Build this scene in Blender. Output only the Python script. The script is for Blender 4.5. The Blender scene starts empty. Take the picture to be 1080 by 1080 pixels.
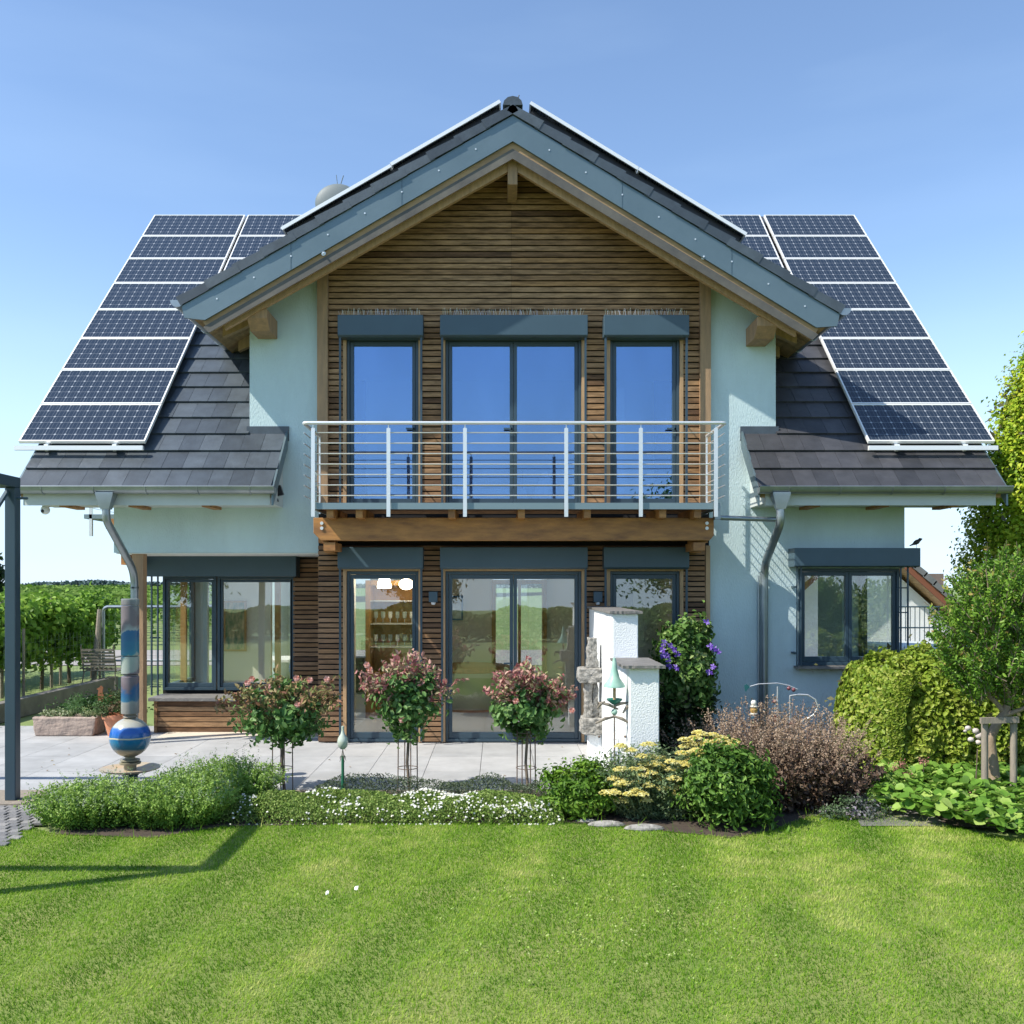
import bpy, math, random
import numpy as np
from mathutils import Vector, Matrix
random.seed(7); RNG = np.random.default_rng(7)
S = bpy.context.scene; COL = S.collection
F = 996.0; CX = 526.0; CY = 619.0; H = 2.02          # camera: focal length in px of the 1080 photo, principal point, eye height
W = 12.17                                            # y of the facade plane
TRAVEL = Vector((2.35, 1.0, -2.85)).normalized()     # direction sunlight travels
PI = math.pi

def X(px, Y): return (px-CX)*Y/F
def Z(py, Y): return H+(CY-py)*Y/F
def at(px, py, Y): return Vector((X(px, Y), Y, Z(py, Y)))
def gnd(px, py, z=0.0):
    Y = F*(H-z)/(py-CY); return Vector((X(px, Y), Y, z))

# ------------------------------------------------------------------ materials
MATS = {}
def mat(name, col, rough=.6, metal=0., var=0., vscale=3., stretch=(1,1,1), bump=0., bscale=30., bstretch=None,
        tint=None, trans=0., spec=.5, col2=None, coat=0., detail=6.):
    """col: base; col2: noise partner; tint: list of colours picked by the 'tint' attribute"""
    if name in MATS: return MATS[name]
    m = bpy.data.materials.new(name); m.use_nodes = True
    N = m.node_tree.nodes; L = m.node_tree.links
    b = N['Principled BSDF']; out = N['Material Output']
    b.inputs['Roughness'].default_value = rough; b.inputs['Metallic'].default_value = metal
    b.inputs['Specular IOR Level'].default_value = spec; b.inputs['Coat Weight'].default_value = coat
    tc = N.new('ShaderNodeTexCoord')
    def mapping(st):
        mp = N.new('ShaderNodeMapping'); mp.inputs['Scale'].default_value = st
        L.new(tc.outputs['Object'], mp.inputs['Vector']); return mp.outputs['Vector']
    csock = None
    if tint:
        a = N.new('ShaderNodeAttribute'); a.attribute_name = 'tint'
        r = N.new('ShaderNodeValToRGB'); e = r.color_ramp.elements
        while len(e) < len(tint): e.new(.5)
        for i, c in enumerate(tint):
            e[i].position = i/(len(tint)-1); e[i].color = (*c, 1)
        L.new(a.outputs['Fac'], r.inputs['Fac']); csock = r.outputs['Color']
    if var > 0 or col2:
        nz = N.new('ShaderNodeTexNoise'); nz.inputs['Scale'].default_value = vscale; nz.inputs['Detail'].default_value = detail
        nz.inputs['Roughness'].default_value = .65
        L.new(mapping(stretch), nz.inputs['Vector'])
        mr = N.new('ShaderNodeMapRange'); mr.inputs['From Min'].default_value = .3; mr.inputs['From Max'].default_value = .7
        L.new(nz.outputs['Fac'], mr.inputs['Value'])
        if col2 and not tint:
            mx = N.new('ShaderNodeMix'); mx.data_type = 'RGBA'
            mx.inputs['A'].default_value = (*col, 1); mx.inputs['B'].default_value = (*col2, 1)
            L.new(mr.outputs['Result'], mx.inputs['Factor']); csock = mx.outputs['Result']
        else:
            mr.inputs['To Min'].default_value = 1-var; mr.inputs['To Max'].default_value = 1+var
            mx = N.new('ShaderNodeMix'); mx.data_type = 'RGBA'; mx.blend_type = 'MULTIPLY'; mx.inputs['Factor'].default_value = 1
            if csock is None: mx.inputs['A'].default_value = (*col, 1)
            else: L.new(csock, mx.inputs['A'])
            L.new(mr.outputs['Result'], mx.inputs['B']); csock = mx.outputs['Result']
    if csock is None: b.inputs['Base Color'].default_value = (*col, 1)
    else: L.new(csock, b.inputs['Base Color'])
    if bump > 0:
        n2 = N.new('ShaderNodeTexNoise'); n2.inputs['Scale'].default_value = bscale; n2.inputs['Detail'].default_value = 4
        L.new(mapping(bstretch or stretch), n2.inputs['Vector'])
        bp = N.new('ShaderNodeBump'); bp.inputs['Strength'].default_value = bump; bp.inputs['Distance'].default_value = .01
        L.new(n2.outputs['Fac'], bp.inputs['Height']); L.new(bp.outputs['Normal'], b.inputs['Normal'])
    if trans > 0:
        t = N.new('ShaderNodeBsdfTranslucent'); ms = N.new('ShaderNodeMixShader'); ms.inputs[0].default_value = trans
        if csock is not None: L.new(csock, t.inputs['Color'])
        else: t.inputs['Color'].default_value = (*col, 1)
        L.new(b.outputs[0], ms.inputs[1]); L.new(t.outputs[0], ms.inputs[2]); L.new(ms.outputs[0], out.inputs['Surface'])
    MATS[name] = m; return m

def glass_mat(name, refl, tint, gcol=(1,1,1)):
    m = bpy.data.materials.new(name); m.use_nodes = True
    N = m.node_tree.nodes; L = m.node_tree.links
    N.remove(N['Principled BSDF']); out = N['Material Output']
    g = N.new('ShaderNodeBsdfGlossy'); g.inputs['Roughness'].default_value = 0.0; g.inputs['Color'].default_value = (*gcol, 1)
    t = N.new('ShaderNodeBsdfTransparent'); t.inputs['Color'].default_value = (*tint, 1)
    nz = N.new('ShaderNodeTexNoise'); nz.inputs['Scale'].default_value = 1.3; nz.inputs['Detail'].default_value = 0
    bp = N.new('ShaderNodeBump'); bp.inputs['Strength'].default_value = .10; bp.inputs['Distance'].default_value = .01
    tc = N.new('ShaderNodeTexCoord'); L.new(tc.outputs['Object'], nz.inputs['Vector'])
    L.new(nz.outputs['Fac'], bp.inputs['Height']); L.new(bp.outputs['Normal'], g.inputs['Normal'])
    ms = N.new('ShaderNodeMixShader')
    n3 = N.new('ShaderNodeTexNoise'); n3.inputs['Scale'].default_value = 1.1; n3.inputs['Detail'].default_value = 2; mp = N.new('ShaderNodeMapping'); mp.inputs['Scale'].default_value = (1.6,1,.5); mp.inputs['Rotation'].default_value = (0,.5,0)
    L.new(tc.outputs['Object'], mp.inputs[0]); L.new(mp.outputs[0], n3.inputs['Vector'])
    mr = N.new('ShaderNodeMapRange'); mr.inputs['From Min'].default_value = .3; mr.inputs['From Max'].default_value = .7; mr.inputs['To Min'].default_value = refl*.92; mr.inputs['To Max'].default_value = refl*1.1
    L.new(n3.outputs['Fac'], mr.inputs['Value']); L.new(mr.outputs[0], ms.inputs[0])
    L.new(t.outputs[0], ms.inputs[1]); L.new(g.outputs[0], ms.inputs[2]); L.new(ms.outputs[0], out.inputs['Surface'])
    MATS[name] = m; return m

# ------------------------------------------------------------------ objects
def tag(o, label=None, cat=None, group=None, kind=None):
    if label: o['label'] = label
    if cat: o['category'] = cat
    if group: o['group'] = group
    if kind: o['kind'] = kind
    return o
def wloc(o):
    v = Vector((0,0,0))
    while o: v = v+o.location; o = o.parent
    return v
def thing(name, loc, label, cat, group=None, kind=None):
    o = bpy.data.objects.new(name, None); COL.objects.link(o); o.location = Vector(loc); o.empty_display_size = .2
    return tag(o, label, cat, group, kind)

def mesh_np(name, V, Fs, tint=None, smooth=False):
    """V (n,3), Fs list of (m,k) arrays"""
    me = bpy.data.meshes.new(name)
    V = np.asarray(V, dtype=np.float32); me.vertices.add(len(V)); me.vertices.foreach_set('co', V.ravel())
    if not isinstance(Fs, list): Fs = [Fs]
    idx = np.concatenate([f.ravel() for f in Fs]).astype(np.int32)
    tot = np.concatenate([np.full(len(f), f.shape[1]) for f in Fs]).astype(np.int32)
    st = np.concatenate([[0], np.cumsum(tot)[:-1]]).astype(np.int32)
    me.loops.add(len(idx)); me.loops.foreach_set('vertex_index', idx)
    me.polygons.add(len(tot)); me.polygons.foreach_set('loop_start', st); me.polygons.foreach_set('loop_total', tot)
    if smooth: me.polygons.foreach_set('use_smooth', np.ones(len(tot), dtype=bool))
    if tint is not None:
        a = me.attributes.new('tint', 'FLOAT', 'POINT'); a.data.foreach_set('value', np.asarray(tint, dtype=np.float32))
    me.update(calc_edges=True); return me

def link(name, me, m, parent=None, loc=None, rot=None):
    o = bpy.data.objects.new(name, me); COL.objects.link(o)
    if m: me.materials.append(m)
    if parent: o.parent = parent
    if loc is not None: o.location = loc
    if rot is not None: o.rotation_euler = rot
    return o

class MB:
    """collects shapes in world coordinates, builds ONE mesh"""
    def __init__(s): s.v = []; s.f = []; s.t = []; s.pieces = []
    def add(s, vs, fs, t=.5):
        n = len(s.v); s.v += [tuple(v) for v in vs]; s.f += [tuple(i+n for i in f) for f in fs]; s.t += [t]*len(vs); s.pieces.append((n, len(s.v), len(s.f)-len(fs), len(s.f))); return s
    def box(s, x0, x1, y0, y1, z0, z1, t=.5):
        if x0 > x1: x0, x1 = x1, x0
        if y0 > y1: y0, y1 = y1, y0
        if z0 > z1: z0, z1 = z1, z0
        return s.add([(x0,y0,z0),(x1,y0,z0),(x1,y1,z0),(x0,y1,z0),(x0,y0,z1),(x1,y0,z1),(x1,y1,z1),(x0,y1,z1)],
              [(0,3,2,1),(4,5,6,7),(0,1,5,4),(1,2,6,5),(2,3,7,6),(3,0,4,7)], t)
    def obox(s, c, ax, ay, az, t=.5):
        c = Vector(c); ax = Vector(ax); ay = Vector(ay); az = Vector(az)
        P = [c+sx*ax+sy*ay+sz*az for sz in (-1,1) for sx, sy in ((-1,-1),(1,-1),(1,1),(-1,1))]
        return s.add(P, [(0,3,2,1),(4,5,6,7),(0,1,5,4),(1,2,6,5),(2,3,7,6),(3,0,4,7)], t)
    def beam(s, a, b, w, h, t=.5, up=(0,0,1)):
        a = Vector(a); b = Vector(b); d = b-a; L = d.length; d.normalize()
        sx = d.cross(Vector(up)).normalized(); sz = sx.cross(d).normalized()
        return s.obox((a+b)/2, d*L/2, sx*w/2, sz*h/2, t)
    def prism(s, pts, a0, a1, axis='y', t=.5):
        """pts in the plane across axis (xz for y, yz for x, xy for z); counter-clockwise"""
        def P(u, v, a):
            return (u, a, v) if axis == 'y' else ((a, u, v) if axis == 'x' else (u, v, a))
        n = len(pts)
        vs = [P(u, v, a0) for u, v in pts]+[P(u, v, a1) for u, v in pts]
        fs = [tuple(range(n)), tuple(range(2*n-1, n-1, -1))]+[(i, i+n, (i+1) % n+n, (i+1) % n) for i in range(n)]
        return s.add(vs, fs, t)
    def tube(s, pts, r, seg=8, cap=True, t=.5):
        pts = [Vector(p) for p in pts]; n = len(pts)
        rs = r if isinstance(r, (list, tuple)) else [r]*n
        vs = []; fs = []; pn = None
        for i, p in enumerate(pts):
            d = (pts[min(i+1, n-1)]-pts[max(i-1, 0)]).normalized()
            if pn is None:
                pn = d.orthogonal().normalized()
            else:
                pn = (pn-d*pn.dot(d)).normalized()
            q = d.cross(pn)
            for k in range(seg):
                a = 2*PI*k/seg; vs.append(p+(pn*math.cos(a)+q*math.sin(a))*rs[i])
        for i in range(n-1):
            for k in range(seg):
                k2 = (k+1) % seg; fs.append((i*seg+k, i*seg+k2, (i+1)*seg+k2, (i+1)*seg+k))
        if cap: fs.append(tuple(range(seg-1, -1, -1))); fs.append(tuple((n-1)*seg+k for k in range(seg)))
        return s.add(vs, fs, t)
    def lathe(s, c, prof, seg=20, t=.5):
        vs = []; fs = []; n = len(prof)
        for r, z in prof:
            for k in range(seg):
                a = 2*PI*k/seg; vs.append((c[0]+r*math.cos(a), c[1]+r*math.sin(a), c[2]+z))
        for i in range(n-1):
            for k in range(seg):
                k2 = (k+1) % seg; fs.append((i*seg+k, i*seg+k2, (i+1)*seg+k2, (i+1)*seg+k))
        fs.append(tuple(range(seg-1, -1, -1))); fs.append(tuple((n-1)*seg+k for k in range(seg)))
        return s.add(vs, fs, t)
    def ball(s, c, r, seg=14, rings=9, sc=(1,1,1), t=.5):
        vs = []; fs = []
        for i in range(rings+1):
            ph = PI*i/rings
            for k in range(seg):
                a = 2*PI*k/seg; rr = max(math.sin(ph), .001)
                vs.append((c[0]+r*sc[0]*rr*math.cos(a), c[1]+r*sc[1]*rr*math.sin(a), c[2]-r*sc[2]*math.cos(ph)))
        for i in range(rings):
            for k in range(seg):
                k2 = (k+1) % seg; fs.append((i*seg+k, i*seg+k2, (i+1)*seg+k2, (i+1)*seg+k))
        return s.add(vs, fs, t)
    def walls(s, plane, a0, a1, u0, u1, v0, v1, holes):
        """rectangular wall between a0..a1 thick with rectangular holes (u0,u1,v0,v1); plane 'xz' or 'yz'"""
        us = sorted({u0, u1}|{h[0] for h in holes}|{h[1] for h in holes}); us = [u for u in us if u0 <= u <= u1]
        vs_ = sorted({v0, v1}|{h[2] for h in holes}|{h[3] for h in holes}); vs_ = [v for v in vs_ if v0 <= v <= v1]
        nu, nv = len(us)-1, len(vs_)-1
        def solid(i, j):
            if i < 0 or j < 0 or i >= nu or j >= nv: return False
            cu = (us[i]+us[i+1])/2; cv = (vs_[j]+vs_[j+1])/2
            return not any(h[0] < cu < h[1] and h[2] < cv < h[3] for h in holes)
        def P(u, v, a): return (u, a, v) if plane == 'xz' else (a, u, v)
        for i in range(nu):
            for j in range(nv):
                if not solid(i, j): continue
                A, B, C, D = us[i], us[i+1], vs_[j], vs_[j+1]
                for a in (a0, a1): s.add([P(A,C,a),P(B,C,a),P(B,D,a),P(A,D,a)], [(0,1,2,3)])
                if not solid(i-1, j): s.add([P(A,C,a0),P(A,C,a1),P(A,D,a1),P(A,D,a0)], [(0,1,2,3)])
                if not solid(i+1, j): s.add([P(B,C,a0),P(B,C,a1),P(B,D,a1),P(B,D,a0)], [(0,1,2,3)])
                if not solid(i, j-1): s.add([P(A,C,a0),P(B,C,a0),P(B,C,a1),P(A,C,a1)], [(0,1,2,3)])
                if not solid(i, j+1): s.add([P(A,D,a0),P(B,D,a0),P(B,D,a1),P(A,D,a1)], [(0,1,2,3)])
        return s
    def each(s, name, m, parent=None, **kw):
        """one object per added shape"""
        for (n0, n1, f0, f1) in s.pieces:
            q = MB(); q.v = s.v[n0:n1]; q.t = s.t[n0:n1]; q.f = [tuple(i-n0 for i in f) for f in s.f[f0:f1]]; o = q.build(name, m, parent, **kw)
        return o
    def build(s, name, m, parent=None, smooth=False, bevel=0., loc=None, weld=False):
        off = wloc(parent) if parent else Vector((0,0,0))
        if loc is not None: off = Vector(loc)
        me = bpy.data.meshes.new(name)
        me.from_pydata([(v[0]-off.x, v[1]-off.y, v[2]-off.z) for v in s.v], [], s.f)
        a = me.attributes.new('tint', 'FLOAT', 'POINT'); a.data.foreach_set('value', s.t)
        if smooth:
            for p in me.polygons: p.use_smooth = True
            me.set_sharp_from_angle(angle=math.radians(38))
        me.update()
        o = link(name, me, m, parent)
        if loc is not None and not parent: o.location = off
        if bevel > 0:
            b = o.modifiers.new('bevel', 'BEVEL'); b.width = bevel; b.segments = 2; b.limit_method = 'ANGLE'; b.angle_limit = .9
        return o

def rough(o, strength=.02, size=.12, sub=4, seed=0):
    """break up a stone's faces"""
    s_ = o.modifiers.new('subdivide', 'SUBSURF'); s_.subdivision_type = 'SIMPLE'; s_.levels = sub; s_.render_levels = sub
    tx = bpy.data.textures.new('rough', 'CLOUDS'); tx.noise_scale = size; tx.noise_depth = 4
    d = o.modifiers.new('displace', 'DISPLACE'); d.texture = tx; d.strength = strength; d.texture_coords = 'GLOBAL'; d.mid_level = .5
    return o
# ------------------------------------------------------------------ foliage
def unit(v): return v/np.maximum(np.linalg.norm(v, axis=1, keepdims=True), 1e-6)
def leaf_geo(P, size, rng, nrm=None, aspect=.55, jitter=.9, fold=.18, dirs=None, nside=4):
    """rhombus/hexagon leaves at P; returns verts, faces"""
    n = len(P); size = np.broadcast_to(size, (n,)).reshape(-1,1)*rng.uniform(.7, 1.25, (n,1))
    N = unit(rng.normal(size=(n,3))) if nrm is None else unit(nrm+jitter*rng.normal(size=(n,3))*.6)
    D = rng.normal(size=(n,3)) if dirs is None else dirs+rng.normal(size=(n,3))*.35
    D = unit(D-N*np.sum(D*N, axis=1, keepdims=True)); B = np.cross(N, D)
    if nside == 4:
        V = np.stack([P-D*size*.5, P+B*size*aspect*.5-D*size*.05+N*size*fold, P+D*size*.5, P-B*size*aspect*.5-D*size*.05+N*size*fold], 1)
        return V.reshape(-1,3), np.arange(4*n).reshape(-1,4)
    a = aspect*.5
    V = np.stack([P-D*size*.5, P+B*size*a*.8-D*size*.22+N*size*fold, P+B*size*a*.85+D*size*.15+N*size*fold, P+D*size*.5,
                  P-B*size*a*.85+D*size*.15+N*size*fold, P-B*size*a*.8-D*size*.22+N*size*fold], 1)
    b = np.arange(n).reshape(-1,1)*6
    return V.reshape(-1,3), np.concatenate([b+np.array([[0,1,2,3]]), b+np.array([[0,3,4,5]])])
def leaves(name, P, size, m, parent, rng, tint, k=4, **kw):
    off = wloc(parent) if parent else Vector((0,0,0))
    V, Fc = leaf_geo(np.asarray(P), size, rng, nside=k, **kw)
    me = mesh_np(name, V-np.array(off), Fc, np.repeat(tint, k))
    return link(name, me, m, parent)
def clumps(c, rad, nclump, per, rng, spread=.16, shell=.55, squash=1., bottom=-1.):
    """clumpy points in an ellipsoid; returns points, outward normals, clump-random"""
    c = np.array(c); rad = np.array(rad)
    d = unit(rng.normal(size=(nclump,3))); d[:,2] = np.where(d[:,2] < bottom, -d[:,2], d[:,2])
    r = shell+(1-shell)*rng.random((nclump,1))**.7
    r *= 1+.14*rng.normal(size=(nclump,1))*.8
    C = d*r; cr = rng.random(nclump)
    Q = np.repeat(C, per, 0)+rng.normal(size=(nclump*per,3))*spread*np.repeat(rng.uniform(.6,1.3,(nclump,1)), per, 0)
    return c+Q*rad, unit(Q*np.array([1,1,1.1])+np.array([0,0,.25])), np.repeat(cr, per)
def stems_cloud(cx, cy, rx, ry, h, n, per, rng, lean=.35, z0=0., t0=.12, jit=.02, flat=1.):
    """upright stems fanned from an elliptical footprint: points along stems"""
    a = rng.uniform(0, 2*PI, n); r = np.sqrt(rng.random(n))*.8
    bx = cx+rx*r*np.cos(a); by = cy+ry*r*np.sin(a)
    hh = h*(1-.45*flat*r**2)*rng.uniform(.72, 1.12, n)
    tx = rx*lean*r*np.cos(a)+rng.normal(size=n)*.12*h; ty = ry*lean*r*np.sin(a)+rng.normal(size=n)*.12*h
    t = rng.uniform(t0, 1, (n, per))
    P = np.stack([bx[:,None]+tx[:,None]*t**1.2, by[:,None]+ty[:,None]*t**1.2, z0+hh[:,None]*t], 2)
    P += rng.normal(size=P.shape)*jit*np.array([1,1,.3])
    nz = np.stack([np.repeat(np.cos(a)*r, per), np.repeat(np.sin(a)*r, per), np.full(n*per, .5)], 1)
    return P.reshape(-1,3), nz, t.ravel(), (bx, by, tx, ty, hh)
def copy_tree(o, parent=None):
    c = o.copy(); COL.objects.link(c); c.parent = parent
    for ch in list(o.children): copy_tree(ch, c)
    return c
# ================================================================== materials used
M = {}
M['stucco'] = mat('stucco', (.52,.645,.655), .85, var=.09, vscale=1.1, stretch=(1.4,1.4,.4), bump=.8, bscale=60, spec=.25)
M['white_wall'] = mat('white_render', (.80,.82,.82), .85, var=.05, vscale=2, bump=.7, bscale=70, spec=.2)
M['soffit'] = mat('soffit_paint', (.50,.54,.52), .6, var=.05)
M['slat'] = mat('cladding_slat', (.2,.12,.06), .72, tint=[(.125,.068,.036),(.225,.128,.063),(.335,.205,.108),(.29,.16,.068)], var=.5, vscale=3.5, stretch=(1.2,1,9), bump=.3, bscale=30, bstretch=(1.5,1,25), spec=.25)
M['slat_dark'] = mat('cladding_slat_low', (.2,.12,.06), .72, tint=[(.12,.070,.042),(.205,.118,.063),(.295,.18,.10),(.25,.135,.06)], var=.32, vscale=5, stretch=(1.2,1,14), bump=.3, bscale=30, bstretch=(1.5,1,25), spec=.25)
M['membrane'] = mat('dark_membrane', (.012,.012,.013), .9)
M['post'] = mat('weathered_timber', (.43,.27,.145), .75, col2=(.25,.17,.10), vscale=3, stretch=(6,6,.8), bump=.4, bscale=20, bstretch=(10,10,1))
M['trim'] = mat('larch_trim', (.42,.27,.14), .6, var=.2, vscale=4, stretch=(6,6,1))
M['beam'] = mat('orange_beam', (.48,.225,.06), .55, col2=(.19,.085,.03), vscale=2.2, stretch=(1.2,5,5), bump=.25, bscale=20, bstretch=(1,8,8))
M['soffit_wood'] = mat('soffit_boards', (.42,.27,.13), .7, tint=[(.26,.16,.08),(.44,.29,.15),(.36,.22,.11)], var=.3, vscale=4, stretch=(5,1,5), bump=.2)
M['rafter'] = mat('rafter', (.40,.26,.13), .7, col2=(.23,.15,.08), vscale=2.2, stretch=(.6,3,4), bump=.3)
M['fascia'] = mat('zinc_fascia', (.115,.165,.185), .40, metal=.45, col2=(.155,.21,.23), vscale=1.2, bump=.12, bscale=2.5)
M['anthracite'] = mat('anthracite_blue', (.033,.062,.085), .38, var=.08, vscale=2)
M['anthracite2'] = mat('anthracite_box', (.045,.082,.108), .42, var=.10, vscale=1.5)
M['zinc'] = mat('zinc', (.36,.40,.42), .38, metal=.75, col2=(.24,.28,.30), vscale=2.5)
M['steel'] = mat('brushed_steel', (.74,.75,.74), .36, metal=.55)
M['deck'] = mat('deck_fascia', (.20,.27,.29), .45, metal=.4)
M['alu'] = mat('aluminium_frame', (.80,.81,.80), .38, metal=.25)
M['tile'] = mat('roof_tile', (.05,.055,.06), .42, tint=[(.034,.045,.057),(.052,.067,.082),(.068,.085,.101)], var=.25, vscale=5, bump=.15, bscale=30, spec=.6)
M['tile_r'] = mat('roof_tile_dim', (.05,.05,.05), .5, tint=[(.032,.033,.037),(.047,.048,.053),(.060,.060,.066)], var=.25, vscale=5, bump=.15, bscale=30, spec=.5)  # right-slope copy of the same tile, its dimmer light put into the colour
M['pane_up'] = glass_mat('coated_glass', .27, (.74,.82,.90), (.40,.62,1.0))
M['pane_low'] = glass_mat('clear_glass', .13, (.94,.96,.95), (.95,.98,1))
M['paving'] = mat('paving', (.36,.36,.36), .7, tint=[(.33,.335,.335),(.36,.365,.365),(.385,.385,.38)], var=.17, vscale=2.2, bump=.12, bscale=60)
M['stone'] = mat('grey_granite', (.40,.385,.35), .9, col2=(.13,.125,.11), vscale=22, bump=1, bscale=30)
M['trough'] = mat('pink_sandstone', (.42,.33,.27), .9, col2=(.26,.20,.17), vscale=9, bump=1, bscale=26)
M['slate'] = mat('slate', (.13,.125,.12), .6, col2=(.22,.21,.195), vscale=9, bump=.8, bscale=30)
M['terracotta'] = mat('terracotta', (.52,.22,.12), .75, var=.12, vscale=6)
M['soil'] = mat('soil', (.055,.040,.028), .95, var=.3, vscale=12, bump=.8, bscale=40)
M['concrete'] = mat('concrete', (.20,.185,.165), .9, col2=(.12,.11,.10), vscale=4, bump=.5)
M['black'] = mat('black_plastic', (.015,.015,.017), .4)
M['white'] = mat('white_plastic', (.75,.76,.76), .35)
M['bark'] = mat('bark', (.22,.17,.12), .9, col2=(.12,.095,.07), vscale=8, stretch=(3,3,.8), bump=.8, bscale=20)
M['dark_bark'] = mat('dark_bark', (.09,.07,.05), .9, var=.3, vscale=8, bump=.8, bscale=20)
M['greypost'] = mat('grey_post', (.30,.255,.20), .85, col2=(.19,.165,.135), vscale=5, stretch=(4,4,.8), bump=.5, bscale=20)
M['inwall'] = mat('interior_wall', (.86,.82,.70), .8)
M['infloor'] = mat('interior_floor', (.66,.60,.50), .45, var=.08, vscale=2)
M['inwood'] = mat('oiled_oak', (.50,.27,.085), .5, var=.2, vscale=3, stretch=(4,4,.7))
M['rust'] = mat('rusty_wire', (.14,.10,.075), .8, var=.2, vscale=20)
M['green_glaze'] = mat('green_glaze', (.20,.42,.34), .3, col2=(.42,.56,.46), vscale=9)

# ================================================================== world, sun, camera
w = bpy.data.worlds.new("World"); S.world = w; w.use_nodes = True
bg = w.node_tree.nodes['Background']; sk = w.node_tree.nodes.new('ShaderNodeTexSky'); sk.sky_type = 'NISHITA'
sk.sun_disc = False; el = math.asin(-TRAVEL.z); sk.sun_elevation = el
sk.sun_rotation = math.atan2(-TRAVEL.x, -TRAVEL.y) % (2*PI)
sk.air_density = 1.0; sk.dust_density = .25; sk.ozone_density = 2.6; sk.altitude = 150
NT = w.node_tree; tcw = NT.nodes.new('ShaderNodeTexCoord'); sx = NT.nodes.new('ShaderNodeSeparateXYZ'); NT.links.new(tcw.outputs['Generated'], sx.inputs[0])
mrw = NT.nodes.new('ShaderNodeMapRange'); mrw.interpolation_type = 'SMOOTHERSTEP'; mrw.inputs['From Min'].default_value = -.02; mrw.inputs['From Max'].default_value = .36; mrw.inputs['To Min'].default_value = .82; mrw.inputs['To Max'].default_value = 0.
NT.links.new(sx.outputs[2], mrw.inputs['Value'])
nzw = NT.nodes.new('ShaderNodeTexNoise'); nzw.inputs['Scale'].default_value = 2.2; nzw.inputs['Detail'].default_value = 5; mpw = NT.nodes.new('ShaderNodeMapping'); mpw.inputs['Scale'].default_value = (1,1,5); NT.links.new(tcw.outputs['Generated'], mpw.inputs[0]); NT.links.new(mpw.outputs[0], nzw.inputs['Vector'])
m2w = NT.nodes.new('ShaderNodeMapRange'); m2w.inputs['From Min'].default_value = .5; m2w.inputs['From Max'].default_value = .8; m2w.inputs['To Min'].default_value = 0; m2w.inputs['To Max'].default_value = .10; NT.links.new(nzw.outputs['Fac'], m2w.inputs['Value'])
adw = NT.nodes.new('ShaderNodeMath'); adw.operation = 'ADD'; adw.use_clamp = True; NT.links.new(mrw.outputs[0], adw.inputs[0]); NT.links.new(m2w.outputs[0], adw.inputs[1])
mxw = NT.nodes.new('ShaderNodeMix'); mxw.data_type = 'RGBA'; mxw.inputs['B'].default_value = (3.2,4.3,5.6,1); NT.links.new(adw.outputs[0], mxw.inputs['Factor'])
NT.links.new(sk.outputs[0], mxw.inputs['A']); NT.links.new(mxw.outputs['Result'], bg.inputs['Color']); bg.inputs['Strength'].default_value = .145
sl = bpy.data.lights.new('sun', 'SUN'); sl.energy = 4.4; sl.angle = math.radians(.53); sl.color = (1,.94,.84)
so = bpy.data.objects.new('sun', sl); COL.objects.link(so); so.rotation_euler = TRAVEL.to_track_quat('-Z','Y').to_euler()
cam = bpy.data.cameras.new('camera'); co = bpy.data.objects.new('camera', cam); COL.objects.link(co); S.camera = co
cam.sensor_width = 36; cam.lens = F/1080*36; cam.shift_x = (540-CX)/1080; cam.shift_y = (CY-540)/1080
cam.clip_end = 5000; co.location = (0,0,H); co.rotation_euler = (PI/2,0,0)
S.view_settings.view_transform = 'Standard'; S.view_settings.look = 'None'; S.view_settings.exposure = 0.72; S.view_settings.gamma = 1
S.render.engine = 'CYCLES'; S.cycles.max_bounces = 8; S.cycles.transparent_max_bounces = 12

# ================================================================== HOUSE
house = thing('house', (0.17, W, 0), 'pale blue house with timber-clad gable bay, balcony and solar panels on its dark roof', 'house')
S2 = .70710678
def zr(Y): return H+Y-10.19                     # main roof tile plane
AP = (.17, H+5.86); EL = (-3.86, H+3.53); ER = (4.15, H+3.43); YG = 11.45
def zg(x):                                      # gable roof tile plane
    return AP[1]+(x-AP[0])*(AP[1]-EL[1])/(AP[0]-EL[0]) if x < AP[0] else AP[1]-(x-AP[0])*(AP[1]-ER[1])/(ER[0]-AP[0])
BX0, BX1 = -2.32, 2.71                          # timber bay
WX0, WX1 = -3.21, 3.57                          # upper gable wing
LX0, LX1 = -4.96, 5.23                          # lower house walls
RY = 13.45                                      # recess window plane
RIDGE_Y = 16.5

# --- stucco walls
b = MB(); D = .33
zb = H+.44
b.prism([(LX0,zb),(BX0,zb),(BX0,zg(BX0)-.42),(WX0,zg(WX0)-.42),(WX0,zr(W)-.06),(LX0,zr(W)-.06)], W, W+.02)
b.walls('xz', W+.02, W+D, LX0, BX0, zb, zr(W)-.1, [])
b.walls('xz', W+.02, W+D, WX0, BX0, zr(W)-.1, zg(WX0)-.42, [])
wz0, wz1, wx0 = H-1.03, H+.24, X(842, W)
b.prism([(BX1,0),(wx0,0),(wx0,zr(W)-.06),(WX1,zr(W)-.06),(WX1,zg(WX1)-.42),(BX1,zg(BX1)-.42)], W, W+D)
b.box(wx0, LX1, W, W+D, wz1, zr(W)-.06); b.box(wx0, LX1, W, W+D, 0, wz0)
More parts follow.
